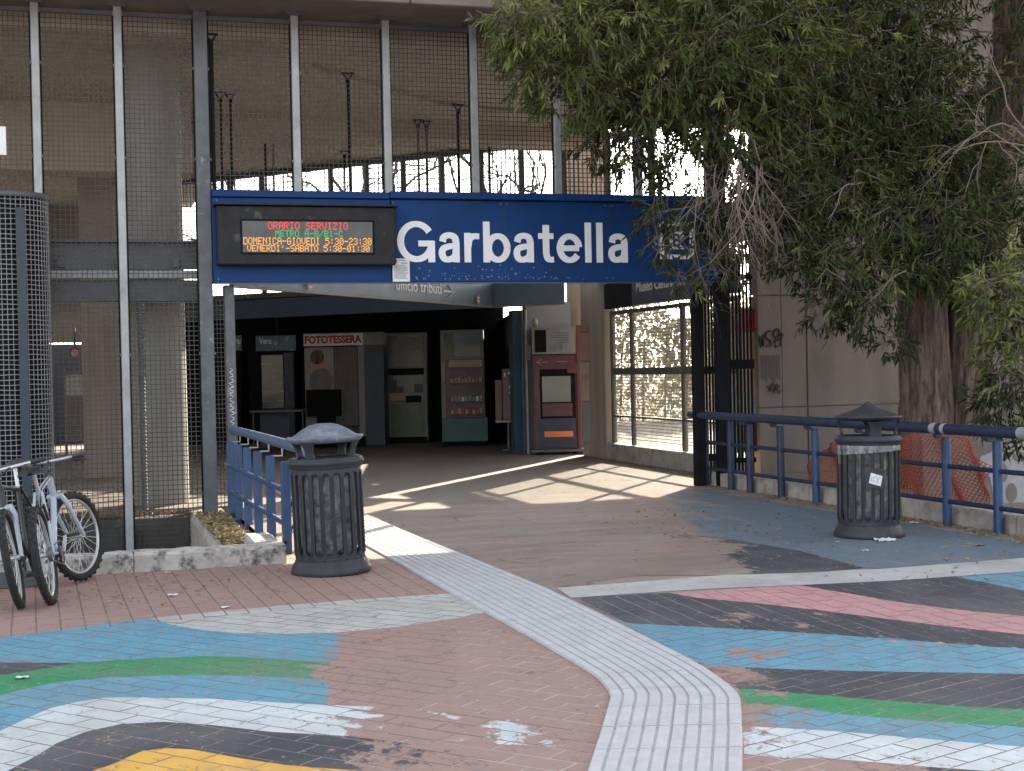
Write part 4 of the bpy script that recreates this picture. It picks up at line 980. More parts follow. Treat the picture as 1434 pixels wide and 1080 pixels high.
rm.B('orange_strip', 761, 801, 604, 612, 'orange', -.05, -.0405); rm.B('tan_plate', 794, 807, 508, 524, 'tan', -.045, -.0375) if 0 else rm.B('plate', 795, 808, 508, 523, 'red', -.045, -.0375)
mb = MB().bar((rm.X(753), -.032, rm.H(507)), (rm.X(768), -.032, rm.H(507)), .02, .003).bar((rm.X(752), -.032, rm.H(507)), (rm.X(759), -.032, rm.H(511)), .018, .003).bar((rm.X(752), -.032, rm.H(506)), (rm.X(759), -.032, rm.H(503)), .018, .003).bar((rm.X(780), -.032, rm.H(506)), (rm.X(795), -.032, rm.H(507)), .012, .003)
rm.part('white_arrow_mark', mb, M['paper'], local=True)
rm.B('side_trim', 808, 813, 456, 628, 'red', -.05, .1); rm.B('plinth', 742, 826, 629.2, 633, 'steel_dark', -.1, .7); rm.B('castor', 752, 760, 633.2, 638, 'black', .0, .1); rm.B('castor', 800, 806, 633.2, 638, 'black', .0, .1)
ec = machine('pink_cabinet', 'faded pink utility boxes stacked against the concrete column', 'utility box', 811, 832, 24.2)
ec.B('box', 813, 825, 455, 466, 'pinkbox', -.1, .06, .01); ec.B('box', 812, 830, 466.3, 506, 'pinkbox', -.16, .06, .01); ec.B('box', 814, 832, 506.3, 562, 'tan', -.1, .06, .01); ec.B('box', 814, 833, 562.3, 620, 'greyframe', -.12, .06, .01)
ec.B('valve', 815, 821, 524, 531, 'cream', -.14, -.1)
ball = machine('lamp_globe', 'small cream lamp on top of the drinks machine', 'lamp', 746, 756, 25.1)
ball.part('globe', MB().lathe([(.001, .14), (.035, .13), (.055, .09), (.05, .04), (.03, 0)], (0, .1, ball.H(457.5)), 16), M['cream'], local=True); ball.part('base', MB().bb(-.03, .03, .05, .12, ball.H(458), ball.H(457.4)), M['black'], local=True)

# ------------------------------------------------------------------ right side of the corridor
RA = 3.32
sw = Thing('side_screen', 'low wall with framed wire mesh windows along the right of the hall', 'screen', (RA, 3, 0))
sw.part('low_wall', MB().bb(RA - .02, RA + .22, .95, 5.75, 0, .27, .015), M['kerb2'])
for b in (5.62, 4.75, 2.75, .95): sw.part('mullion', MB().bb(RA + .06, RA + .12, b - .035, b + .035, .275, 2.42), M['steel_dark'])
for z, h in ((1.44, .10), (.72, .03), (2.38, .06)): sw.part('rail', MB().bb(RA + .055, RA + .125, .95, 5.62, z - h / 2, z + h / 2), M['steel_dark'])
mb = MB()
for k in range(96): y = .97 + k * .0485; mb.bb(RA + .085, RA + .091, y - .0055, y + .0055, .28, 2.4)
for k in range(42): z = .37 + k * .0485; mb.bb(RA + .079, RA + .085, .97, 5.6, z - .005, z + .005)
sw.part('wire_mesh', mb, M['wire_light'], kind='stuff')
sw.part('sun_block_wall', MB().bb(RA + .0, RA + .2, 5.77, 6.9, 0, 3.0, .01), M['concrete_board'])  # wall end added to stop a sun streak across the hall
ms = Thing('museum_sign', 'dark violet sign reading Museo Centrale Montemartini above the mesh windows', 'sign', (RA, 3, 2.48))
ms.part('panel', MB().bb(RA - .06, RA + .12, .9, 4.35, 2.45, 2.86, .006), M['purple']); ms.part('end_panel', MB().bb(RA - .05, RA + .11, 4.36, 5.6, 2.45, 2.86, .006), M['black'])
y0_ = 4.15
w_ = text_mb('Museo Centrale Montemartini', 3.0, .16, .004, .02); w_ = moved(w_, Matrix.Translation((RA - .062, y0_, 2.64)) @ Matrix.Rotation(R(-90), 4, 'Z'))
ms.part('lettering', w_, M['white'])
# hedge added for a mottled glow beyond the mesh windows
hg = MB(); hg.attr = []
for _ in range(8000):
    X = random.uniform(2.2, 7.6); p = C(X, 40 + random.uniform(-.6, .6)); z = random.uniform(0, 1) ** .8 * (3.3 + .5 * math.sin(X * 2.3)); s = random.uniform(.05, .12)
    q = Euler((random.uniform(-1.5, 1.5), random.uniform(-1.5, 1.5), random.uniform(0, 6.3))).to_matrix()
    hg.add([Vector((p.x, p.y, z)) + q @ Vector(v) for v in ((-s, 0, 0), (0, -s * .5, 0), (s, 0, 0), (0, s * .5, 0))], [(0, 1, 2, 3)]); hg.attr += [random.uniform(.4, 1)] * 4
hp_ = C(5, 40); hdg = Thing('hedge', 'added pale hedge giving a bright mottle beyond the mesh windows', 'hedge', (hp_.x, hp_.y, 0)); hdg.part('foliage', hg, M['pale_leaf'])
st_ = MB()
for k in range(9): p = C(2.4 + k * .62, 40); st_.tube([(p.x, p.y, 0), (p.x + .1, p.y, 2.2)], .03, 6)
hdg.part('stems', st_, M['far_twig'], kind='stuff')
# unseen slab beyond the right screen, added to shape the floor's sun patch
cn = Thing('shade_slab', 'unseen concrete slab added to cut the sun patch on the floor', 'shade_slab', (6, 4, 3.5))
cn.part('slab', MB().bb(3.7, 9.5, 2.2, 6.1, 3.62, 3.8), M['concrete'])
for (x, y) in ((9.3, 2.4), (9.3, 5.9)): cn.part('post', MB().bb(x - .06, x + .06, y - .06, y + .06, 0, 3.615), M['steel_dark'])
# dark gates at the right end of the sign
gt = Thing('entrance_gate', 'black barred folding gate between the hall and the beige wall', 'gate', (2.9, .3, 0))
for px, w in ((979, .13), (1012, .155)):
    p = PB(px, 600, .08 if px > 1000 else .28); gt.part('post', MB().bb(p.x - w / 2, p.x + w / 2, p.y - .06, p.y + .06, 0, 2.62 if px < 1000 else 5.5, .006), M['black'])
pL, pR = PB(1024, 600, .5), PB(1054, 600, .5)
for k in range(7):
    x = pL.x + (pR.x - pL.x) * k / 6; gt.part('bar', MB().bb(x - .012, x + .012, .49, .51, .02, 3.2), M['black'])
for z in (.25, 1.45, 2.6): gt.part('rail', MB().bb(pL.x - .03, pR.x + .03, .47, .53, z, z + (.12 if z == 1.45 else .06)), M['black'])
pL2, pR2 = PB(986, 600, .3), PB(1004, 600, .3)
for k in range(5):
    x = pL2.x + (pR2.x - pL2.x) * k / 4; gt.part('bar', MB().bb(x - .011, x + .011, .29, .31, .02, 2.5), M['black'])
for z in (.3, 1.40): gt.part('rail', MB().bb(pL2.x - .03, pR2.x + .03, .27, .33, z, z + .09), M['black'])
po = PB(1040, 500, 1.6)
hd = Thing('poster_board', 'sunlit red and yellow poster behind the gate bars', 'poster', (po.x, 1.6, .4))
hd.part('board', MB().bb(po.x - .24, po.x + .2, 1.6, 1.64, .3, 2.28), M['cream']); hd.part('red_field', MB().bb(po.x - .238, po.x + .198, 1.588, 1.598, 1.95, 2.26), M['red_sign'])
hd.part('yellow_field', MB().bb(po.x - .238, po.x + .198, 1.588, 1.598, 1.15, 1.9), M['tan']); hd.part('red_field', MB().bb(po.x - .238, po.x + .198, 1.588, 1.598, .32, .8), M['red'])
# beige panel wall
WB = 1.5
bw = Thing('panel_wall', 'long beige concrete panel wall with recessed seams behind the tree', 'wall', (8, WB, 0))
xa = PB(1062, 500, WB).x; xs = [xa, PB(1095, 500, WB).x, PB(1130, 500, WB).x]
while xs[-1] < 14: xs.append(xs[-1] + 2.32)
zs = [0, .905, 2.44, 4.3, 6.2, 8.2]
for i in range(len(xs) - 1):
    for k in range(5):
        g = .009; dz = random.uniform(-.004, .004)
        if i == 0: g0, g1 = .0, .002
        elif i == 1: g0, g1 = .002, g
        else: g0 = g1 = g
        bw.part('wall_panel', MB().bb(xs[i] + g0, xs[i + 1] - g1, WB + dz + (.006 if i == 1 else 0), WB + .2, zs[k] + (g if k else 0), zs[k + 1] - g, .006), M['wall'])
bw.part('backing', MB().bb(xa + .02, xs[-1] - .02, WB + .03, WB + .18, 0, 8.15), M['concrete'])
def squiggle(mb, pts, r): mb.tube([PB(x, y, WB - .012) for x, y in pts], r, 5)
gm_ = MB()
squiggle(gm_, [(1063, 470), (1066, 486), (1065, 472), (1069, 485), (1070, 468)], .012); squiggle(gm_, [(1080, 463), (1073, 466), (1072, 473), (1079, 476), (1080, 484), (1073, 485)], .014)
squiggle(gm_, [(1088, 460), (1083, 466), (1086, 474), (1092, 470), (1090, 461), (1095, 468), (1094, 484), (1086, 486), (1085, 478), (1094, 474), (1097, 468)], .013)
solo('graffiti_tag', gm_, M['graffiti'], 'large black spray tag on the left end of the beige wall', 'graffiti', PB(1080, 475, WB), 'graffiti tags on the beige wall')
gm_ = MB(); squiggle(gm_, [(1075, 540), (1078, 548), (1082, 536), (1084, 550), (1088, 538), (1093, 541), (1087, 545), (1094, 548), (1090, 551)], .012)
solo('graffiti_tag', gm_, M['graffiti'], 'small black spray tag low on the beige wall', 'graffiti', PB(1084, 544, WB), 'graffiti tags on the beige wall')
pr = MB()
for k in range(8): x = 1066 + k * 3.6; a, b_ = PB(x, 497, WB - .004), PB(x + 1, 530 + (k % 3) * 3, WB - .004); pr.bar(a, b_, .008, .004)
solo('torn_poster', pr, M['print'], 'faint torn poster strips between the two spray tags', 'poster', PB(1080, 515, WB))

# ------------------------------------------------------------------ railings
rl = Thing('railing', 'short bright blue railing beside the pit with a pale handrail', 'railing', (-3.32, -2.2, 0))
ys = [-.28, -.95, -1.68, -2.45, -3.3, -4.2]
for i, y in enumerate(ys):
    x = -3.33 + .015 * i; rl.part('post', MB().bb(x - .038, x + .038, y - .038, y + .038, -.1, .775, .008), M['blue_rail'])
    rl.part('bracket', MB().tube([(x + .02, y, .772), (x + .11, y, .772), (x + .11, y, .84)], .009, 6), M['steel'])
for z in (.52, .24): rl.part('rail', MB().tube([(-3.36, -.05, z), (-3.25, -4.24, z)], .024, 8), M['blue_rail'])
hx = .115
rl.part('handrail', MB().tube([(-3.33 + hx - .05, .05, .885), (-3.33 + hx, -.3, .885), (-3.255 + hx, -4.25, .885), (-3.25 + hx, -4.40, .873), (-3.25 + hx, -4.47, .83), (-3.25 + hx, -4.49, .77), (-3.25 + hx, -4.49, .70)], .046, 14), M['blue_pipe'])
rl.part('cable', MB().tube([(-3.25, -4.0, .22), (-3.18, -4.05, .42), (-3.14, -4.1, .40), (-3.17, -4.15, .3), (-3.24, -4.2, .12), (-3.3, -4.3, .08)], .008, 6), M['black'])
rr = Thing('railing', 'long dark blue railing with two mid rails in front of the tree', 'railing', (2.62, -4, 0))
def rx(b): return 2.60 - .012 * b
yr = [G(x, y).y for x, y in ((982, 680), (1015, 686), (1050, 690), (1098, 697), (1149, 705), (1218, 717), (1321, 736), (1391, 748))]
gap = yr[-2] - yr[-1]; yr += [yr[-1] - gap * k for k in (1.05, 2.1, 3.1)]
for i, y in enumerate(yr):
    x = rx(y); r_ = .042; h = .80 if i >= 2 else .86
    rr.part('post', MB().tube([(x, y, -.06), (x, y, h)], r_, 12), M['blue_dark' if i < 4 else 'blue_rail'])
    rr.part('bracket', MB().bb(x - .1, x + .02, y - .03, y + .03, h - .005, h + .005).bb(x - .12, x - .06, y - .03, y + .03, h + .006, h + .05), M['blue_dark'])
for z in (.54, .22): rr.part('rail', MB().tube([(rx(.4), .45, z), (rx(-8.5), -8.5, z)], .022, 8), M['blue_dark'])
rr.part('handrail', MB().tube([(rx(.4) - .09, .5, .885), (rx(-8.5) - .09, -8.5, .885)], .05, 14), M['blue_dark'])
for px, w in ((1298, .09), (1313, .06), (1418, .13)):
    y = -.0; p = PA(px, 600, rx(-4) - .14); rr.part('scraped_patch', MB().tube([(rx(p.y) - .09, p.y, .885), (rx(p.y) - .09, p.y - w, .885)], .0515, 14, False), M['steel'])
k2 = Thing('kerb_wall', 'broken low concrete kerb under the right railing', 'kerb', (2.85, -4, 0))
yy = .35
for i, L in enumerate((.9, .95, .7, .8, 1.0, .85, .9, 1.1, .9, 1.0, 1.2)):
    h = random.uniform(.15, .19); k2.part('kerb_stone', rough_block(MB(), 2.68 - .012 * yy, 2.86 - .012 * yy, yy - L + .015, yy, -.05, h, 6, .006, 30 + i), M['kerb2']); yy -= L
# strewn leaves and litter along the right kerb
lf = MB()
for _ in range(1500):
    y = random.uniform(-7.5, -1.5); x = rx(y) + .05 - abs(random.gauss(0, .17)); z = .006
    if random.random() < .25: x = random.uniform(-.2, 2.5); y = random.uniform(-8, -2)
    if random.random() < .12: x = random.uniform(-5.5, -3.4); y = random.uniform(-6.6, -4.9)
    if random.random() < .2 : x, y, z = random.uniform(2.9, 5), random.uniform(-5, 1), .01
    a = random.uniform(0, 6.28); l = random.uniform(.012, .04); w = l * random.uniform(.15, .35); q = Euler((random.uniform(-.5, .5), random.uniform(-.4, .4), a)).to_matrix()
    lf.add([Vector((x, y, z + .004)) + q @ Vector(p) for p in ((-l, 0, 0), (0, -w, .004), (l, 0, 0), (0, w, .004))], [(0, 1, 2, 3)])
solo('fallen_leaves', lf, M['dryleaf'], None, None, (1, -5, 0), kind='stuff')
for i, (px, py, s, lb) in enumerate(((1240, 758, .075, 'crumpled white paper at the foot of the right bin'), (1212, 772, .03, 'small white paper scrap below the right bin'), (1282, 734, .05, 'white paper scrap by the kerb right of the right bin'), (243, 835, .035, 'pale paper scrap on the red bricks at the left'), (235, 803, .022, 'small white scrap beside the left kerb'), (316, 852, .03, 'white scrap near the tip of the off white patch'), (30, 951, .03, 'white scrap on the green stripe at the far left'), (1372, 765, .045, 'dry leaf scrap near the right kerb'))):
    p = G(px, py); mb = MB(); n = 7
    mb.grid(lambda u, v: (p.x + s * (u - .5) * 2 + random.uniform(-.2, .2) * s, p.y + s * (v - .5) * 1.3 + random.uniform(-.2, .2) * s, .005 + random.uniform(0, .35) * s), 4, 4)
    solo('paper_scrap', mb, M['paper'] if i < 7 else M['dryleaf'], lb, 'litter', (p.x, p.y, 0))
# painted low wall and orange net behind the right railing
gw = Thing('graffiti_wall', 'low grey wall with white bubble graffiti at the right edge', 'wall', (4.5, -3.3, 0))
gw.part('wall', MB().bb(3.35, 7.5, -3.4, -3.2, -.05, .82, .01), M['concrete'])
gf = MB()
def gpt(x, y): p = PB(x, y, -3.404); return (p.x, p.z)
outl = [(1372, 640), (1392, 632), (1402, 612), (1420, 606), (1434, 606), (1470, 610), (1470, 730), (1412, 726), (1406, 706), (1392, 700), (1386, 668), (1372, 656)]
gf.prism([gpt(*p) for p in outl], 'y', -3.406, -3.402); gw.part('white_graffiti', gf, M['spray_white'])
for (x, y, rx_, rz_) in ((1402, 662, .08, .11), (1416, 690, .07, .10), (1428, 640, .09, .05), (1398, 645, .035, .03)):
    mb = MB(); px, pz = gpt(x, y); blob(mb, px, pz, rx_, rz_, -3.409); gw.part('grey_bubble', mb, M['concrete'])
net = MB(); NU, NV = 78, 20
def npt(u, v):
    b = -1.6 - 3.35 * u; h = .34 + .42 * math.exp(-((u - .70) / .22) ** 2) + .22 * math.exp(-((u - .25) / .2) ** 2)
    h = max(.25, h); x = 2.93 + .05 * math.sin(u * 9 + v * 2) * (.3 + v) + .05 * math.sin(u * 31 + v * 7) + .18 * v * v - .012 * b
    return Vector((x, b, .12 + h * v + .015 * math.sin(u * 23)))
gv = [[npt(i / NU, j / NV) for j in range(NV + 1)] for i in range(NU + 1)]
for i in range(NU + 1):
    for j in range(NV):
        net.bar(gv[i][j], gv[i][j + 1], .019, .003)
        if i < NU: net.bar(gv[i][j], gv[i + 1][j], .024, .003) if j else None
for i in range(NU): net.bar(gv[i][NV], gv[i + 1][NV], .02, .004)
solo('safety_net', net, M['net'], 'torn orange plastic safety net draped behind the right railing', 'net', (3.0, -3.2, 0))
# ------------------------------------------------------------------ litter bins
def slotted_body(r, z0, z1, sz0, sz1, ns, hw, th=.018, closed=None):
    mb = MB(); dth = 2 * math.pi / ns; N_ = 24
    def stad(rad, grow):
        pts = []; w = hw + grow
        for k in range(N_):
            a = 2 * math.pi * k / N_ + math.pi / N_; cx, cz = math.cos(a), math.sin(a)
            z = (sz1 - hw if cz > 0 else sz0 + hw) + w * cz; pts.append((w * cx, z))
        return pts
    def rect():
        pts = []; W_ = dth * r / 2
        for k in range(N_):
            a = 2 * math.pi * k / N_ + math.pi / N_; cx, cz = math.cos(a), math.sin(a)
            m = max(abs(cx), abs(cz)); x, z = cx / m, cz / m; pts.append((x * W_, (z1 if z > 0 else z0) if abs(z) > .999 else (sz1 - hw if z > 0 else sz0 + hw) + z * (z1 - sz1 + hw if z > 0 else sz0 + hw - z0)))
        return pts
    for s in range(ns):
        a0 = s * dth; loops = []
        if closed and s in closed: loops = [(rect(), r)]
        else: loops = [(rect(), r), (stad(r, .012), r), (stad(r, .006), r + .007), (stad(r, 0), r + .004), (stad(r, 0), r - th)]
        vs = []; fs = []
        for lp, rad in loops:
            for (x, z) in lp: vs.append((rad * math.cos(a0 + x / r), rad * math.sin(a0 + x / r), z))
        for l in range(len(loops) - 1):
            for k in range(N_): k2 = (k + 1) % N_; fs.append((l * N_ + k, l * N_ + k2, (l + 1) * N_ + k2, (l + 1) * N_ + k))
        if len(loops) == 1: fs = [tuple(range(N_))]
        mb.add(vs, fs)
    return mb
def make_bin(loc, rot, label, dome, lid_m):
    t = Thing('litter_bin', label, 'litter bin', loc, rot, 'cast iron litter bins'); P_ = lambda n, m, k, **kw: t.part(n, m, M[k], local=True, **kw)
    P_('base', MB().lathe([(0, 0), (.298, 0), (.303, .012), (.300, .035), (.285, .07), (.268, .098), (.262, .112), (.255, .113)], n=48), 'bin')
    P_('body', slotted_body(.262, .108, .80, .15, .755, 20, .026), 'bin')
    P_('rim', MB().lathe([(.255, .79), (.268, .792), (.272, .80), (.270, .812), (.285, .822), (.290, .838), (.285, .85), (.274, .856), (.276, .866), (.268, .872), (.22, .872), (.215, .85)], n=48), 'bin')
    P_('liner', MB().lathe([(0, .12), (.19, .13), (.212, .2), (.218, .4), (.212, .6), (.22, .74), (.225, .80), (.1, .79), (0, .77)], n=40), 'bag')
    if dome: prof = [(.0, 1.128), (.05, 1.126), (.11, 1.113), (.17, 1.083), (.22, 1.048), (.255, 1.028), (.288, 1.03), (.292, 1.022), (.278, 1.0), (.255, .985), (.24, .982), (.1, 1.03), (0, 1.04)]
    else: prof = [(.0, 1.165), (.012, 1.162), (.06, 1.125), (.11, 1.10), (.19, 1.072), (.26, 1.045), (.287, 1.038), (.288, 1.028), (.268, 1.012), (.245, 1.0), (.1, 1.03), (0, 1.04)]
    P_('lid', MB().lathe(prof, n=48), lid_m)
    for k, a in enumerate((.7, 2.3, 3.9, 5.5) if dome else (.25, 1.85, 3.75, 5.1)):
        w = .30 if not dome else .24; mb = MB()
        def f(u, v, o=0.): 
            aa = a + (u - .5) * 2 * w * (.62 + 1.3 * (v - .45) ** 2); rr_ = .222 + .035 * v * v + o; return (rr_ * math.cos(aa), rr_ * math.sin(aa), .868 + v * .125)
        mb.grid(lambda u, v: f(u, v), 6, 6); mb.grid(lambda u, v: f(u, v, .014), 6, 6)
        for e in (0, 1): mb.grid(lambda u, v: f(e, u, .014 * v), 6, 1)
        P_('support', mb, 'bin')
    return t, P_
pL_ = G(464, 801)
t, P_ = make_bin((pL_.x, pL_.y, 0), (R(-.6), R(-1.6), R(8)), 'grey cast iron litter bin with rounded lid by the blue railing', True, 'bin_lid')
pR_ = G(1217, 751)
t, P_ = make_bin((pR_.x, pR_.y, 0), (R(.3), R(.7), R(40)), 'dark cast iron litter bin with pointed lid and white sticker', False, 'bin')
vd = math.atan2(CAM[1] - pR_.y, CAM[0] - pR_.x) - R(40)     # direction to the street side, in the bin's own frame
mb = MB().grid(lambda u, v: ((.276 + .004 * math.sin(u * 40)) * math.cos(vd + (u - .5) * 2.5), (.276 + .004 * math.sin(u * 40)) * math.sin(vd + (u - .5) * 2.5), .792 - v * (.085 - .045 * u)), 40, 3)
P_('bag_cuff', mb, 'film')
a0 = vd + .22; mb = MB().grid(lambda u, v: ((.2745) * math.cos(a0 + (u - .5) * .36 - (v - .5) * .07), .2745 * math.sin(a0 + (u - .5) * .36 - (v - .5) * .07), .565 - v * .085 - u * .03), 8, 2)
P_('sticker', mb, 'paper')
mb = MB()
for k in range(7):
    for q in range(5):
        if random.random() < .6:
            u, v = .12 + q * .16, .12 + k * .11; aa = a0 + (u - .5) * .36 - (v - .5) * .07; aa2 = aa + .03
            z = .565 - v * .085 - u * .03; mb.add([(.2765 * math.cos(x), .2765 * math.sin(x), z + dz) for x, dz in ((aa, 0), (aa2, 0), (aa2, .005), (aa, .005))], [(0, 1, 2, 3)])
P_('sticker_print', mb, 'print')
mb = MB().grid(lambda u, v: (.269 * math.cos(a0 + (u - .5) * .56), .269 * math.sin(a0 + (u - .5) * .56), .60 - v * .17), 8, 2); P_('sticker_plate', mb, 'bin')
for a in (-1.14, -1.05): P_('pale_tag', MB().grid(lambda u, v: (.275 * math.cos(vd + a + u * .03), .275 * math.sin(vd + a + u * .03), .73 - v * .10), 1, 1), 'tan')

# ------------------------------------------------------------------ bicycles (local: x forward, y left, z up)
def make_bike(name, label, loc, rot, frame_m, fork_m, steer, saddle_up=0.):
    t = Thing(name, label, 'bicycle', loc, rot, 'bicycles leaning together at the left edge'); P_ = lambda n, m, k, par=None: t.part(n, m, M[k], local=True, parent=par)
    def wheel(cx, rotz, piv, nm):
        Mx = Matrix.Translation(piv) @ Matrix.Rotation(rotz, 4, 'Z') @ Matrix.Translation(-piv)
        c = (cx, 0, .33); mb = MB().torus(c, .302, .027, 'y', 48, 10)
        for k in range(64):     # tread blocks
            a = 2 * math.pi * k / 64; mb.box((cx + .329 * math.cos(a), (.012 if k % 2 else -.012), .33 + .329 * math.sin(a)), (.010, .016, .02), (0, -a, 0))
        w = P_('wheel', moved(mb, Mx), 'tyre')
        P_('rim', moved(MB().torus(c, .272, .012, 'y', 40, 6), Mx), 'alloy', w)
        sp = MB()
        for k in range(28):
            a = 2 * math.pi * k / 28; s = .028 if k % 2 else -.028; sp.bar((cx + .02 * math.cos(a + .8), s, .33 + .02 * math.sin(a + .8)), (cx + .268 * math.cos(a), 0, .33 + .268 * math.sin(a)), .0028, .0028)
        P_('spokes', moved(sp, Mx), 'alloy', w); P_('hub', moved(MB().tube([(cx, -.055, .33), (cx, .055, .33)], .018, 10), Mx), 'alloy', w)
    bb_, st, ht, hb_ = Vector((.42, 0, .29)), Vector((.26, 0, .74)), Vector((.83, 0, .80)), Vector((.875, 0, .66)); rw_ = Vector((0, 0, .33)); fw_ = Vector((1.04, 0, .33)); piv = Vector((.85, 0, 0))
    wheel(0, 0, Vector((0, 0, 0)), 'rear'); wheel(1.04, steer, piv, 'front')
    fr = MB()
    for p, q, r in ((bb_, st, .017), (st, ht, .017), (bb_, hb_, .022), (ht, hb_, .024)): fr.tube([p, q], r, 10)
    P_('frame', fr, frame_m)
    stays = MB()
    for s in (-1, 1):
        stays.tube([bb_ + Vector((0, s * .03, 0)), rw_ + Vector((0, s * .065, 0))], .010, 8); stays.tube([st + Vector((0, s * .022, 0)), Vector((.14, s * .05, .56)), rw_ + Vector((0, s * .065, 0))], .010, 8)
    stays.tube([(.165, -.05, .58), (.165, .05, .58)], .008, 6); P_('rear_stays', stays, frame_m)
    for s in (-1, 1): P_('brake', MB().bar((.12, s * .055, .55), (.06, s * .05, .66), .016, .022).box((.05, s * .035, .645), (.05, .012, .014)), 'rubber')
    Mx = Matrix.Translation(piv) @ Matrix.Rotation(steer, 4, 'Z') @ Matrix.Translation(-piv)
    fk = MB()
    for s in (-1, 1): fk.tube([Vector((.875, s * .045, .66)), Vector((.90, s * .065, .60)), Vector((1.04, s * .065, .33))], [.018, .019, .013], 8)
    fk.tube([(.875, -.06, .655), (.875, .06, .655)], .022, 8); P_('fork', moved(fk, Mx), fork_m)
    P_('stem', moved(MB().tube([(.83, 0, .80), (.815, 0, .86), (.88, 0, .91)], .016, 8), Mx), 'bike_black')
    h = P_('handlebar', moved(MB().tube([(.84, .30, .925), (.875, .15, .918), (.88, 0, .912), (.875, -.15, .918), (.84, -.30, .925)], .012, 8), Mx), 'alloy')
    for s in (-1, 1):
        P_('grip', moved(MB().tube([(.853, s * .225, .922), (.836, s * .325, .926)], .018, 8), Mx), 'rubber', h)
        P_('brake_lever', moved(MB().bar((.868, s * .19, .912), (.92, s * .2, .89), .02).bar((.92, s * .2, .89), (.915, s * .29, .885), .012), Mx), 'rubber', h)
    P_('seat_post', MB().tube([st, st + Vector((-.045, 0, .14 + saddle_up))], .014, 8), 'alloy')
    sz = .90 + saddle_up; sd = MB()
    def sf(u, v):
        x = .34 - .27 * u - .0; w = .02 + .075 * max(0, (u - .25) / .75) ** .8; a = math.pi * v; e = min(1, (u / .06)) ** .5 * min(1, ((1 - u) / .06 + .05)) ** .5
        return (x, w * math.cos(a) * e, sz - .03 + (.035 + .02 * u) * math.sin(a) * e)
    sd.grid(sf, 12, 8); sd.add([sf(k / 12, 0) for k in range(13)] + [sf(k / 12, 1) for k in range(13)], [(k, k + 1, 14 + k, 13 + k) for k in range(12)])
    P_('saddle', sd, 'rubber')
    cr = P_('chainring', MB().torus((.42, -.05, .29), .085, .006, 'y', 28, 6).tube([(.42, -.045, .29), (.42, -.055, .29)], .05, 16), 'bike_black')
    for s, a in ((-1, .6), (1, .6 + math.pi)):
        e = Vector((.42 + .17 * math.cos(a), s * .075, .29 + .17 * math.sin(a))); k = P_('crank', MB().bar((.42, s * .065, .29), e, .022, .014), 'alloy'); P_('pedal', MB().box(e + Vector((0, s * .06, 0)), (.085, .09, .022), None, .004), 'rubber')
    P_('chain', MB().bar((.42, -.05, .375), (0, -.05, .37), .008).bar((.42, -.05, .205), (0, -.05, .29), .008), 'bike_black'); P_('cassette', MB().tube([(0, -.035, .33), (0, -.06, .33)], .05, 16), 'steel_dark')
    P_('brake_cable', MB().tube([(.87, .1, .92), (.95, .02, .86), (.84, -.02, .82), (.55, -.02, .79), (.3, -.02, .76), (.17, 0, .60)], .005, 5), 'rubber')
    return t
pb1 = G(74, 846)
make_bike('bicycle', 'pale blue white bicycle with its front wheel turned right', (pb1.x, pb1.y, 0), (R(-9), 0, R(83)), 'bike_white', 'bike_white', R(-26))
pb2 = G(36, 852)
make_bike('bicycle', 'black framed bicycle cut by the left edge with white fork legs', (pb2.x + .1, pb2.y + 1.04, 0), (R(10), 0, R(-98)), 'bike_black', 'bike_white', R(6), .03)
rk = Thing('bike_rack', 'low dark metal bicycle rack on the ground at the left edge', 'bike rack', (-5.4, -5.6, 0))
ra_ = G(52, 822)
rk.part('rail', MB().bb(ra_.x - 1.2, ra_.x, ra_.y, ra_.y + .07, .005, .06), M['steel_dark']); rk.part('rail', MB().bb(ra_.x - 1.2, ra_.x, ra_.y + .45, ra_.y + .52, .005, .06), M['steel_dark'])
for k in range(4): rk.part('hoop', MB().tube([(ra_.x - .1 - k * .28, ra_.y + .03, .05), (ra_.x - .1 - k * .28, ra_.y + .05, .2), (ra_.x - .1 - k * .28, ra_.y + .4, .2), (ra_.x - .1 - k * .28, ra_.y + .48, .05)], .011, 8), M['steel_dark'])

# ------------------------------------------------------------------ trees
def branch(p, q, r0, r1, n=8, sag=0., jit=.05, seg=10):
    p, q = Vector(p), Vector(q); L = (q - p).length; pts = []; rs = []
    ph = [random.uniform(0, 6.28) for _ in range(3)]
    for i in range(seg + 1):
        t = i / seg; o = Vector((math.sin(t * 5 + ph[0]), math.sin(t * 4 + ph[1]), math.sin(t * 6 + ph[2]))) * jit * L * t * (1 - t) * 1.6
        pts.append(p.lerp(q, t) + o - Vector((0, 0, sag * 4 * t * (1 - t)))); rs.append(r0 + (r1 - r0) * t)
    return pts, rs
def bark_tube(mb, pts, rs, n=48, seed=0):
    rr_ = random.Random(seed); m = len(pts); vs = []; ph = [rr_.uniform(0, 6.28) for _ in range(6)]
    for i, p in enumerate(pts):
        d = (pts[min(i + 1, m - 1)] - pts[max(i - 1, 0)]).normalized(); u = Vector((1, 0, 0)); u = (u - u.dot(d) * d).normalized(); w = d.cross(u)
        for k in range(n):
            a = 2 * math.pi * k / n; tw = i * .05
            g = abs(math.sin(a * 7 + ph[0] + math.sin(i * .31 + ph[1]) * .8 + tw)) ** .6 * .035 + abs(math.sin(a * 13 + ph[2] + math.sin(i * .53 + ph[3]) * 1.1)) * .022 + rr_.uniform(-.008, .008)
            r = rs[i] * (1 - .11 + g * 3.2); vs.append(p + r * (math.cos(a) * u + math.sin(a) * w))
    fs = [(i * n + k, i * n + (k + 1) % n, (i + 1) * n + (k + 1) % n, (i + 1) * n + k) for i in range(m - 1) for k in range(n)]
    mb.add(vs, fs, True); mb.add(vs[-n:], [tuple(range(n))])
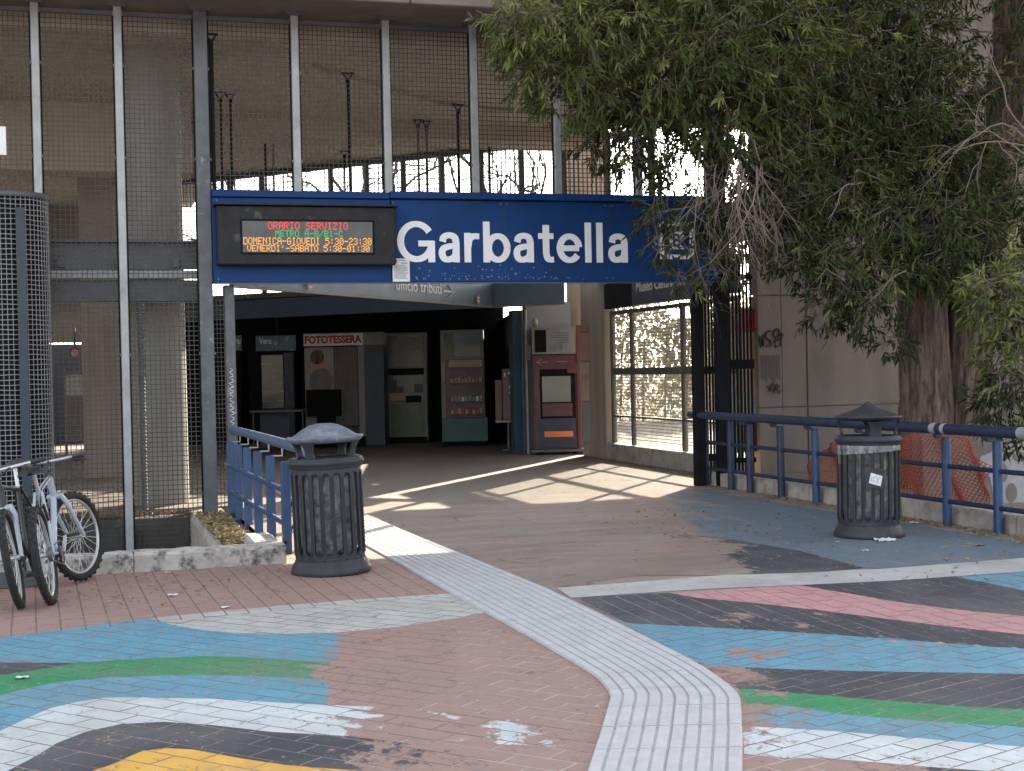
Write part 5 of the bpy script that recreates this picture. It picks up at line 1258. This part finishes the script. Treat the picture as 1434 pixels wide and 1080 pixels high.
tree = Thing('acacia_tree', 'leaning acacia tree with two trunks and drooping narrow leaves', 'tree', (4.9, -1.35, 0))
def path3(px, Z, rads, sub=6):
    P3 = [at(x, y, Z_) for (x, y), Z_ in zip(px, Z)]; pts = []; rs = []
    for i in range(len(P3) - 1):
        for k in range(sub): t = k / sub; pts.append(P3[i].lerp(P3[i + 1], t)); rs.append(rads[i] + (rads[i + 1] - rads[i]) * t)
    pts.append(P3[-1]); rs.append(rads[-1])
    for _ in range(3): pts = [pts[0]] + [(pts[i - 1] + pts[i] * 2 + pts[i + 1]) / 4 for i in range(1, len(pts) - 1)] + [pts[-1]]
    return pts, rs
TZ = 17.
mb = MB(); pts, rs = path3([(1296, 690), (1296, 640), (1297, 560), (1293, 470), (1290, 400), (1278, 300), (1240, 180), (1190, 60), (1150, -60)], [TZ] * 5 + [16.9, 16.5, 16, 15.6], [.36, .32, .295, .28, .265, .24, .18, .13, .08])
bark_tube(mb, pts, rs, 64, 1); tree.part('trunk', mb, M['bark'])
mb = MB(); pts, rs = path3([(1352, 690), (1351, 640), (1352, 560), (1358, 470), (1362, 400), (1385, 300), (1405, 200), (1412, 100), (1420, 0), (1432, -120)], [TZ + .12] * 10, [.32, .285, .26, .265, .27, .25, .23, .22, .21, .18])
bark_tube(mb, pts, rs, 64, 2); tree.part('trunk', mb, M['bark'])
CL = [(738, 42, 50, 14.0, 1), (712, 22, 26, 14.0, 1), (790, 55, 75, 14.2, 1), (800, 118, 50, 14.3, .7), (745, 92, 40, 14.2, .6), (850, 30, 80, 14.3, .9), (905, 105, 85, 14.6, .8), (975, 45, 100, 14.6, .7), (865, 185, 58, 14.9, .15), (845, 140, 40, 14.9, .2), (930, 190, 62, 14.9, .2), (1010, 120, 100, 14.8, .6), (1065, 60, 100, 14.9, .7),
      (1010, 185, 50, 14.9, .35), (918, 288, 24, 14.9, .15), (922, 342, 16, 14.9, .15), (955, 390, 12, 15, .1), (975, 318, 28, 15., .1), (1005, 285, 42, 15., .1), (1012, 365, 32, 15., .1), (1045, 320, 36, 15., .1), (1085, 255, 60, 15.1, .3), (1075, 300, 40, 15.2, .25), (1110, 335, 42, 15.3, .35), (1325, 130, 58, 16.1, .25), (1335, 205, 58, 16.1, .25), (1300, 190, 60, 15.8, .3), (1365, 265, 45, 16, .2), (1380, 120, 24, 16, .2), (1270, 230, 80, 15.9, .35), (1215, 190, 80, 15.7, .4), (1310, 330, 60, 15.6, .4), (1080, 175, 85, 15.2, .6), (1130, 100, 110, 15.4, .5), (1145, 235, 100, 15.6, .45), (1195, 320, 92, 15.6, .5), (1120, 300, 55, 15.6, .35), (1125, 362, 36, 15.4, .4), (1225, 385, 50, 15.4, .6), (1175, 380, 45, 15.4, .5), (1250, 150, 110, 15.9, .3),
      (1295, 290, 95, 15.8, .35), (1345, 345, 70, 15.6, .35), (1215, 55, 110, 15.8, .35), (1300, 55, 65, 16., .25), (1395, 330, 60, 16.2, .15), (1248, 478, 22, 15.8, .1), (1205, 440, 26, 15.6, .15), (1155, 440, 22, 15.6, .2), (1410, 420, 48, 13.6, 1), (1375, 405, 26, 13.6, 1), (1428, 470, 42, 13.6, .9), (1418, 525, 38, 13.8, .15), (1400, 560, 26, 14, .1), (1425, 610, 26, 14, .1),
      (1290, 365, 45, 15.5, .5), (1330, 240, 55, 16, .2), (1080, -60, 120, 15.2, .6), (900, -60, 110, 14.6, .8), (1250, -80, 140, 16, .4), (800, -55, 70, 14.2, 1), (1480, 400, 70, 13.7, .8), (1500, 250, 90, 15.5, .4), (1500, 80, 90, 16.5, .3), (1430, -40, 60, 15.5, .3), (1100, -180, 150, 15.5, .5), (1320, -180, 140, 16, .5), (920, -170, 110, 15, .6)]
# the rest of the crown, above and beside the picture
for x, y, z, r in ((3.2, -2.6, 7.2, 1.3), (5.2, -3.2, 7.4, 1.5), (1.4, -2.4, 6.9, 1.1), (4.2, -1.2, 8.6, 1.5), (6.6, -2.2, 7.6, 1.5), (6.4, -4.2, 6.2, 1.2), (2.6, -4.0, 7.0, 1.0), (7.4, -3.0, 5.0, 1.1)):
    px, py = proj((x, y, z)); Z = (Vector((x, y, z)) - Vector(CAM)).dot(FW); CL.append((px, py, r * F / Z, Z, .5))
LV, LF_, LA = [], [], []; twg = MB()
def add_leaf(base, d, L, wid, tone, roll):
    d = d.normalized(); s = d.cross(Vector((0, 0, 1)));
    if s.length < .05: s = Vector((1, 0, 0))
    s.normalize(); n_ = s.cross(d); s = s * math.cos(roll) + n_ * math.sin(roll); n2 = d.cross(s)
    o = len(LV); dr = Vector((0, 0, -1))
    c = [base, base + d * L * .35 + n2 * .006, base + d * L * .72 + dr * L * .06, base + d * L + dr * L * .17]
    LV.extend([c[0], c[1] + s * wid, c[1] - s * wid, c[2] + s * wid * .85, c[2] - s * wid * .85, c[3]])
    LF_.extend([(o, o + 1, o + 2), (o + 1, o + 3, o + 4, o + 2), (o + 3, o + 5, o + 4)]); LA.extend([tone] * 6)
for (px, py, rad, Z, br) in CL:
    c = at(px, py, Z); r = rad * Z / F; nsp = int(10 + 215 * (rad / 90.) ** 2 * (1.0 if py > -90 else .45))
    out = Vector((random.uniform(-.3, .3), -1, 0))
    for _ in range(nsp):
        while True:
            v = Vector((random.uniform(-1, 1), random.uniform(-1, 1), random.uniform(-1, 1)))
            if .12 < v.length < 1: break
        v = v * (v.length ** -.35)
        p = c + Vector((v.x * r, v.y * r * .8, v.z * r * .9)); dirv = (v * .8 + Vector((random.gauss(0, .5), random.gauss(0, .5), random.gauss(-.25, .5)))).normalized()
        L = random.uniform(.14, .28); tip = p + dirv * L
        tone = min(1, max(0, br * .72 + .24 * v.z + random.gauss(0, .13)))  # paints light in: paler leaves on clump tops and on lit clumps
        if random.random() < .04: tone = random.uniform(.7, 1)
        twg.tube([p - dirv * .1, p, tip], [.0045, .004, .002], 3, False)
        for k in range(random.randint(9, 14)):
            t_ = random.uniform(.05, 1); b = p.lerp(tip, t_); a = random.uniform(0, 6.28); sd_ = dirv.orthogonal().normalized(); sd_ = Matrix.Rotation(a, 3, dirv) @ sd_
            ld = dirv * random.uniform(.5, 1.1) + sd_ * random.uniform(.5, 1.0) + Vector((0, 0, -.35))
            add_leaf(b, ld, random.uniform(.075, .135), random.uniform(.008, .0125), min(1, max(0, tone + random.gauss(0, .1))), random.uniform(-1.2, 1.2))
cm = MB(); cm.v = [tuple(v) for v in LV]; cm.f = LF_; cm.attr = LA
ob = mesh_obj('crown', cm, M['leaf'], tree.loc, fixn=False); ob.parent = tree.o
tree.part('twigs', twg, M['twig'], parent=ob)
lb = MB(); hub1, hub2 = at(1278, 300, 16.9), at(1190, 60, 16.)
for (px, py, rad, Z, br) in CL:
    if rad < 45: continue
    c = at(px, py, Z); src = min([at(1285, 360, 17), at(1262, 240, 16.8), at(1225, 130, 16.4), at(1190, 60, 16), at(1150, -60, 15.6)], key=lambda h: (h - c).length + max(0, h.z - c.z) * .4) if px < 1330 else min([at(1370, 370, 17.1), at(1405, 200, 17.1), at(1420, 0, 17.1)], key=lambda h: (h - c).length)
    p_, r_ = branch(src, c, .055 if (c - src).length > 1.5 else .035, .012, sag=-.12, jit=.08, seg=8); lb.tube(p_, r_, 7, True)
tree.part('limbs', lb, M['bark'])
# long hanging bare sprays at the right
hs = MB()
for _ in range(16):
    p = at(random.uniform(1385, 1440), random.uniform(470, 520), 14); q = p + Vector((random.uniform(-.25, .2), random.uniform(-.2, .2), random.uniform(-.9, -.4))); p_, r_ = branch(p, q, .007, .003, jit=.1, seg=7); hs.tube(p_, r_, 4, False)
tree.part('hanging_twigs', hs, M['twig'])
# bunch of dead twigs hanging before the sign
dt = Thing('dead_branch', 'tangle of grey leafless twigs hanging over the right end of the sign', 'branch', at(1010, 200, 14.6))
rt_ = [at(1012, 205, 14.7), at(1030, 215, 14.7), at(985, 215, 14.7), at(1045, 235, 14.6)]
mains, fine = MB(), MB()
def grow(mb, p, d, L, r, depth):
    n = 6; pts = [p]; rs = [r]
    for i in range(n):
        d = (d + Vector((random.gauss(0, .22), random.gauss(0, .2), random.gauss(-.10, .2)))).normalized(); p = p + d * L / n; pts.append(p); rs.append(r * (1 - .6 * (i + 1) / n))
        if depth > 0 and random.random() < (.62 if depth > 1 else .5):
            dd = (d + Vector((random.gauss(0, .7), random.gauss(0, .5), random.gauss(-.05, .6)))).normalized(); grow(fine, p, dd, L * random.uniform(.4, .7), rs[-1] * .7, depth - 1)
    mb.tube(pts, rs, 5, False)
for k in range(20):
    p = random.choice(rt_) + Vector((random.gauss(0, .08), random.gauss(0, .08), random.gauss(0, .05)))
    grow(mains, p, Vector((random.gauss(.03, .45), random.gauss(0, .3), -1)), random.uniform(.7, 1.25), random.uniform(.006, .011), 2)
for k in range(3):
    p = at(random.uniform(1180, 1270), random.uniform(150, 400), 14.8); grow(mains, p, Vector((random.choice((-1, 1)), -.3, random.gauss(0, .3))), .6, .007, 2)
for k in range(4):
    p = at(1434, 180 + k * 12, 14.6); grow(mains, p, Vector((-1, -.2, random.uniform(.2, .9))), 1.0, .010, 2)
dt.part('stems', mains, M['twig'], kind='stuff'); dt.part('fine_twigs', fine, M['twig'], kind='stuff')
# bare trees outside, behind the hall
def bare_tree(x, y, h, seed, label):
    random.seed(seed); t = Thing('bare_tree', label, 'tree', (x, y, 0), group='bare trees beyond the station'); tr = MB(); br = MB()
    p_, r_ = branch((x, y, -.1), (x + random.uniform(-.5, .5), y, h * .55), .2, .11, jit=.03); tr.tube(p_, r_, 8); t.part('trunk', tr, M['far_twig'])
    def g(p, d, L, r, dp):
        q = p + d * L; a, b = branch(p, q, r, r * .6, jit=.12, seg=5); br.tube(a, b, 5, False)
        if dp:
            for _ in range(2): g(p.lerp(q, random.uniform(.5, 1)), (d + Vector((random.gauss(0, .6), random.gauss(0, .6), random.gauss(.15, .4)))).normalized(), L * random.uniform(.55, .8), r * .6, dp - 1)
    for i in range(4):
        pp_ = p_[6 + i % 5]; g(pp_, Vector((random.gauss(0, .6), random.gauss(0, .6), .7)).normalized(), h * .3, .07, 3)
    t.part('branches', br, M['far_twig'])
for i, (px, Z) in enumerate(((410, 42), (545, 40), (735, 38), (1000, 44))):
    p = C((px - CX) / F * Z, Z); bare_tree(p.x, p.y, 9 + i % 3, 40 + i, 'dark leafless tree seen against the sky through the barred windows')
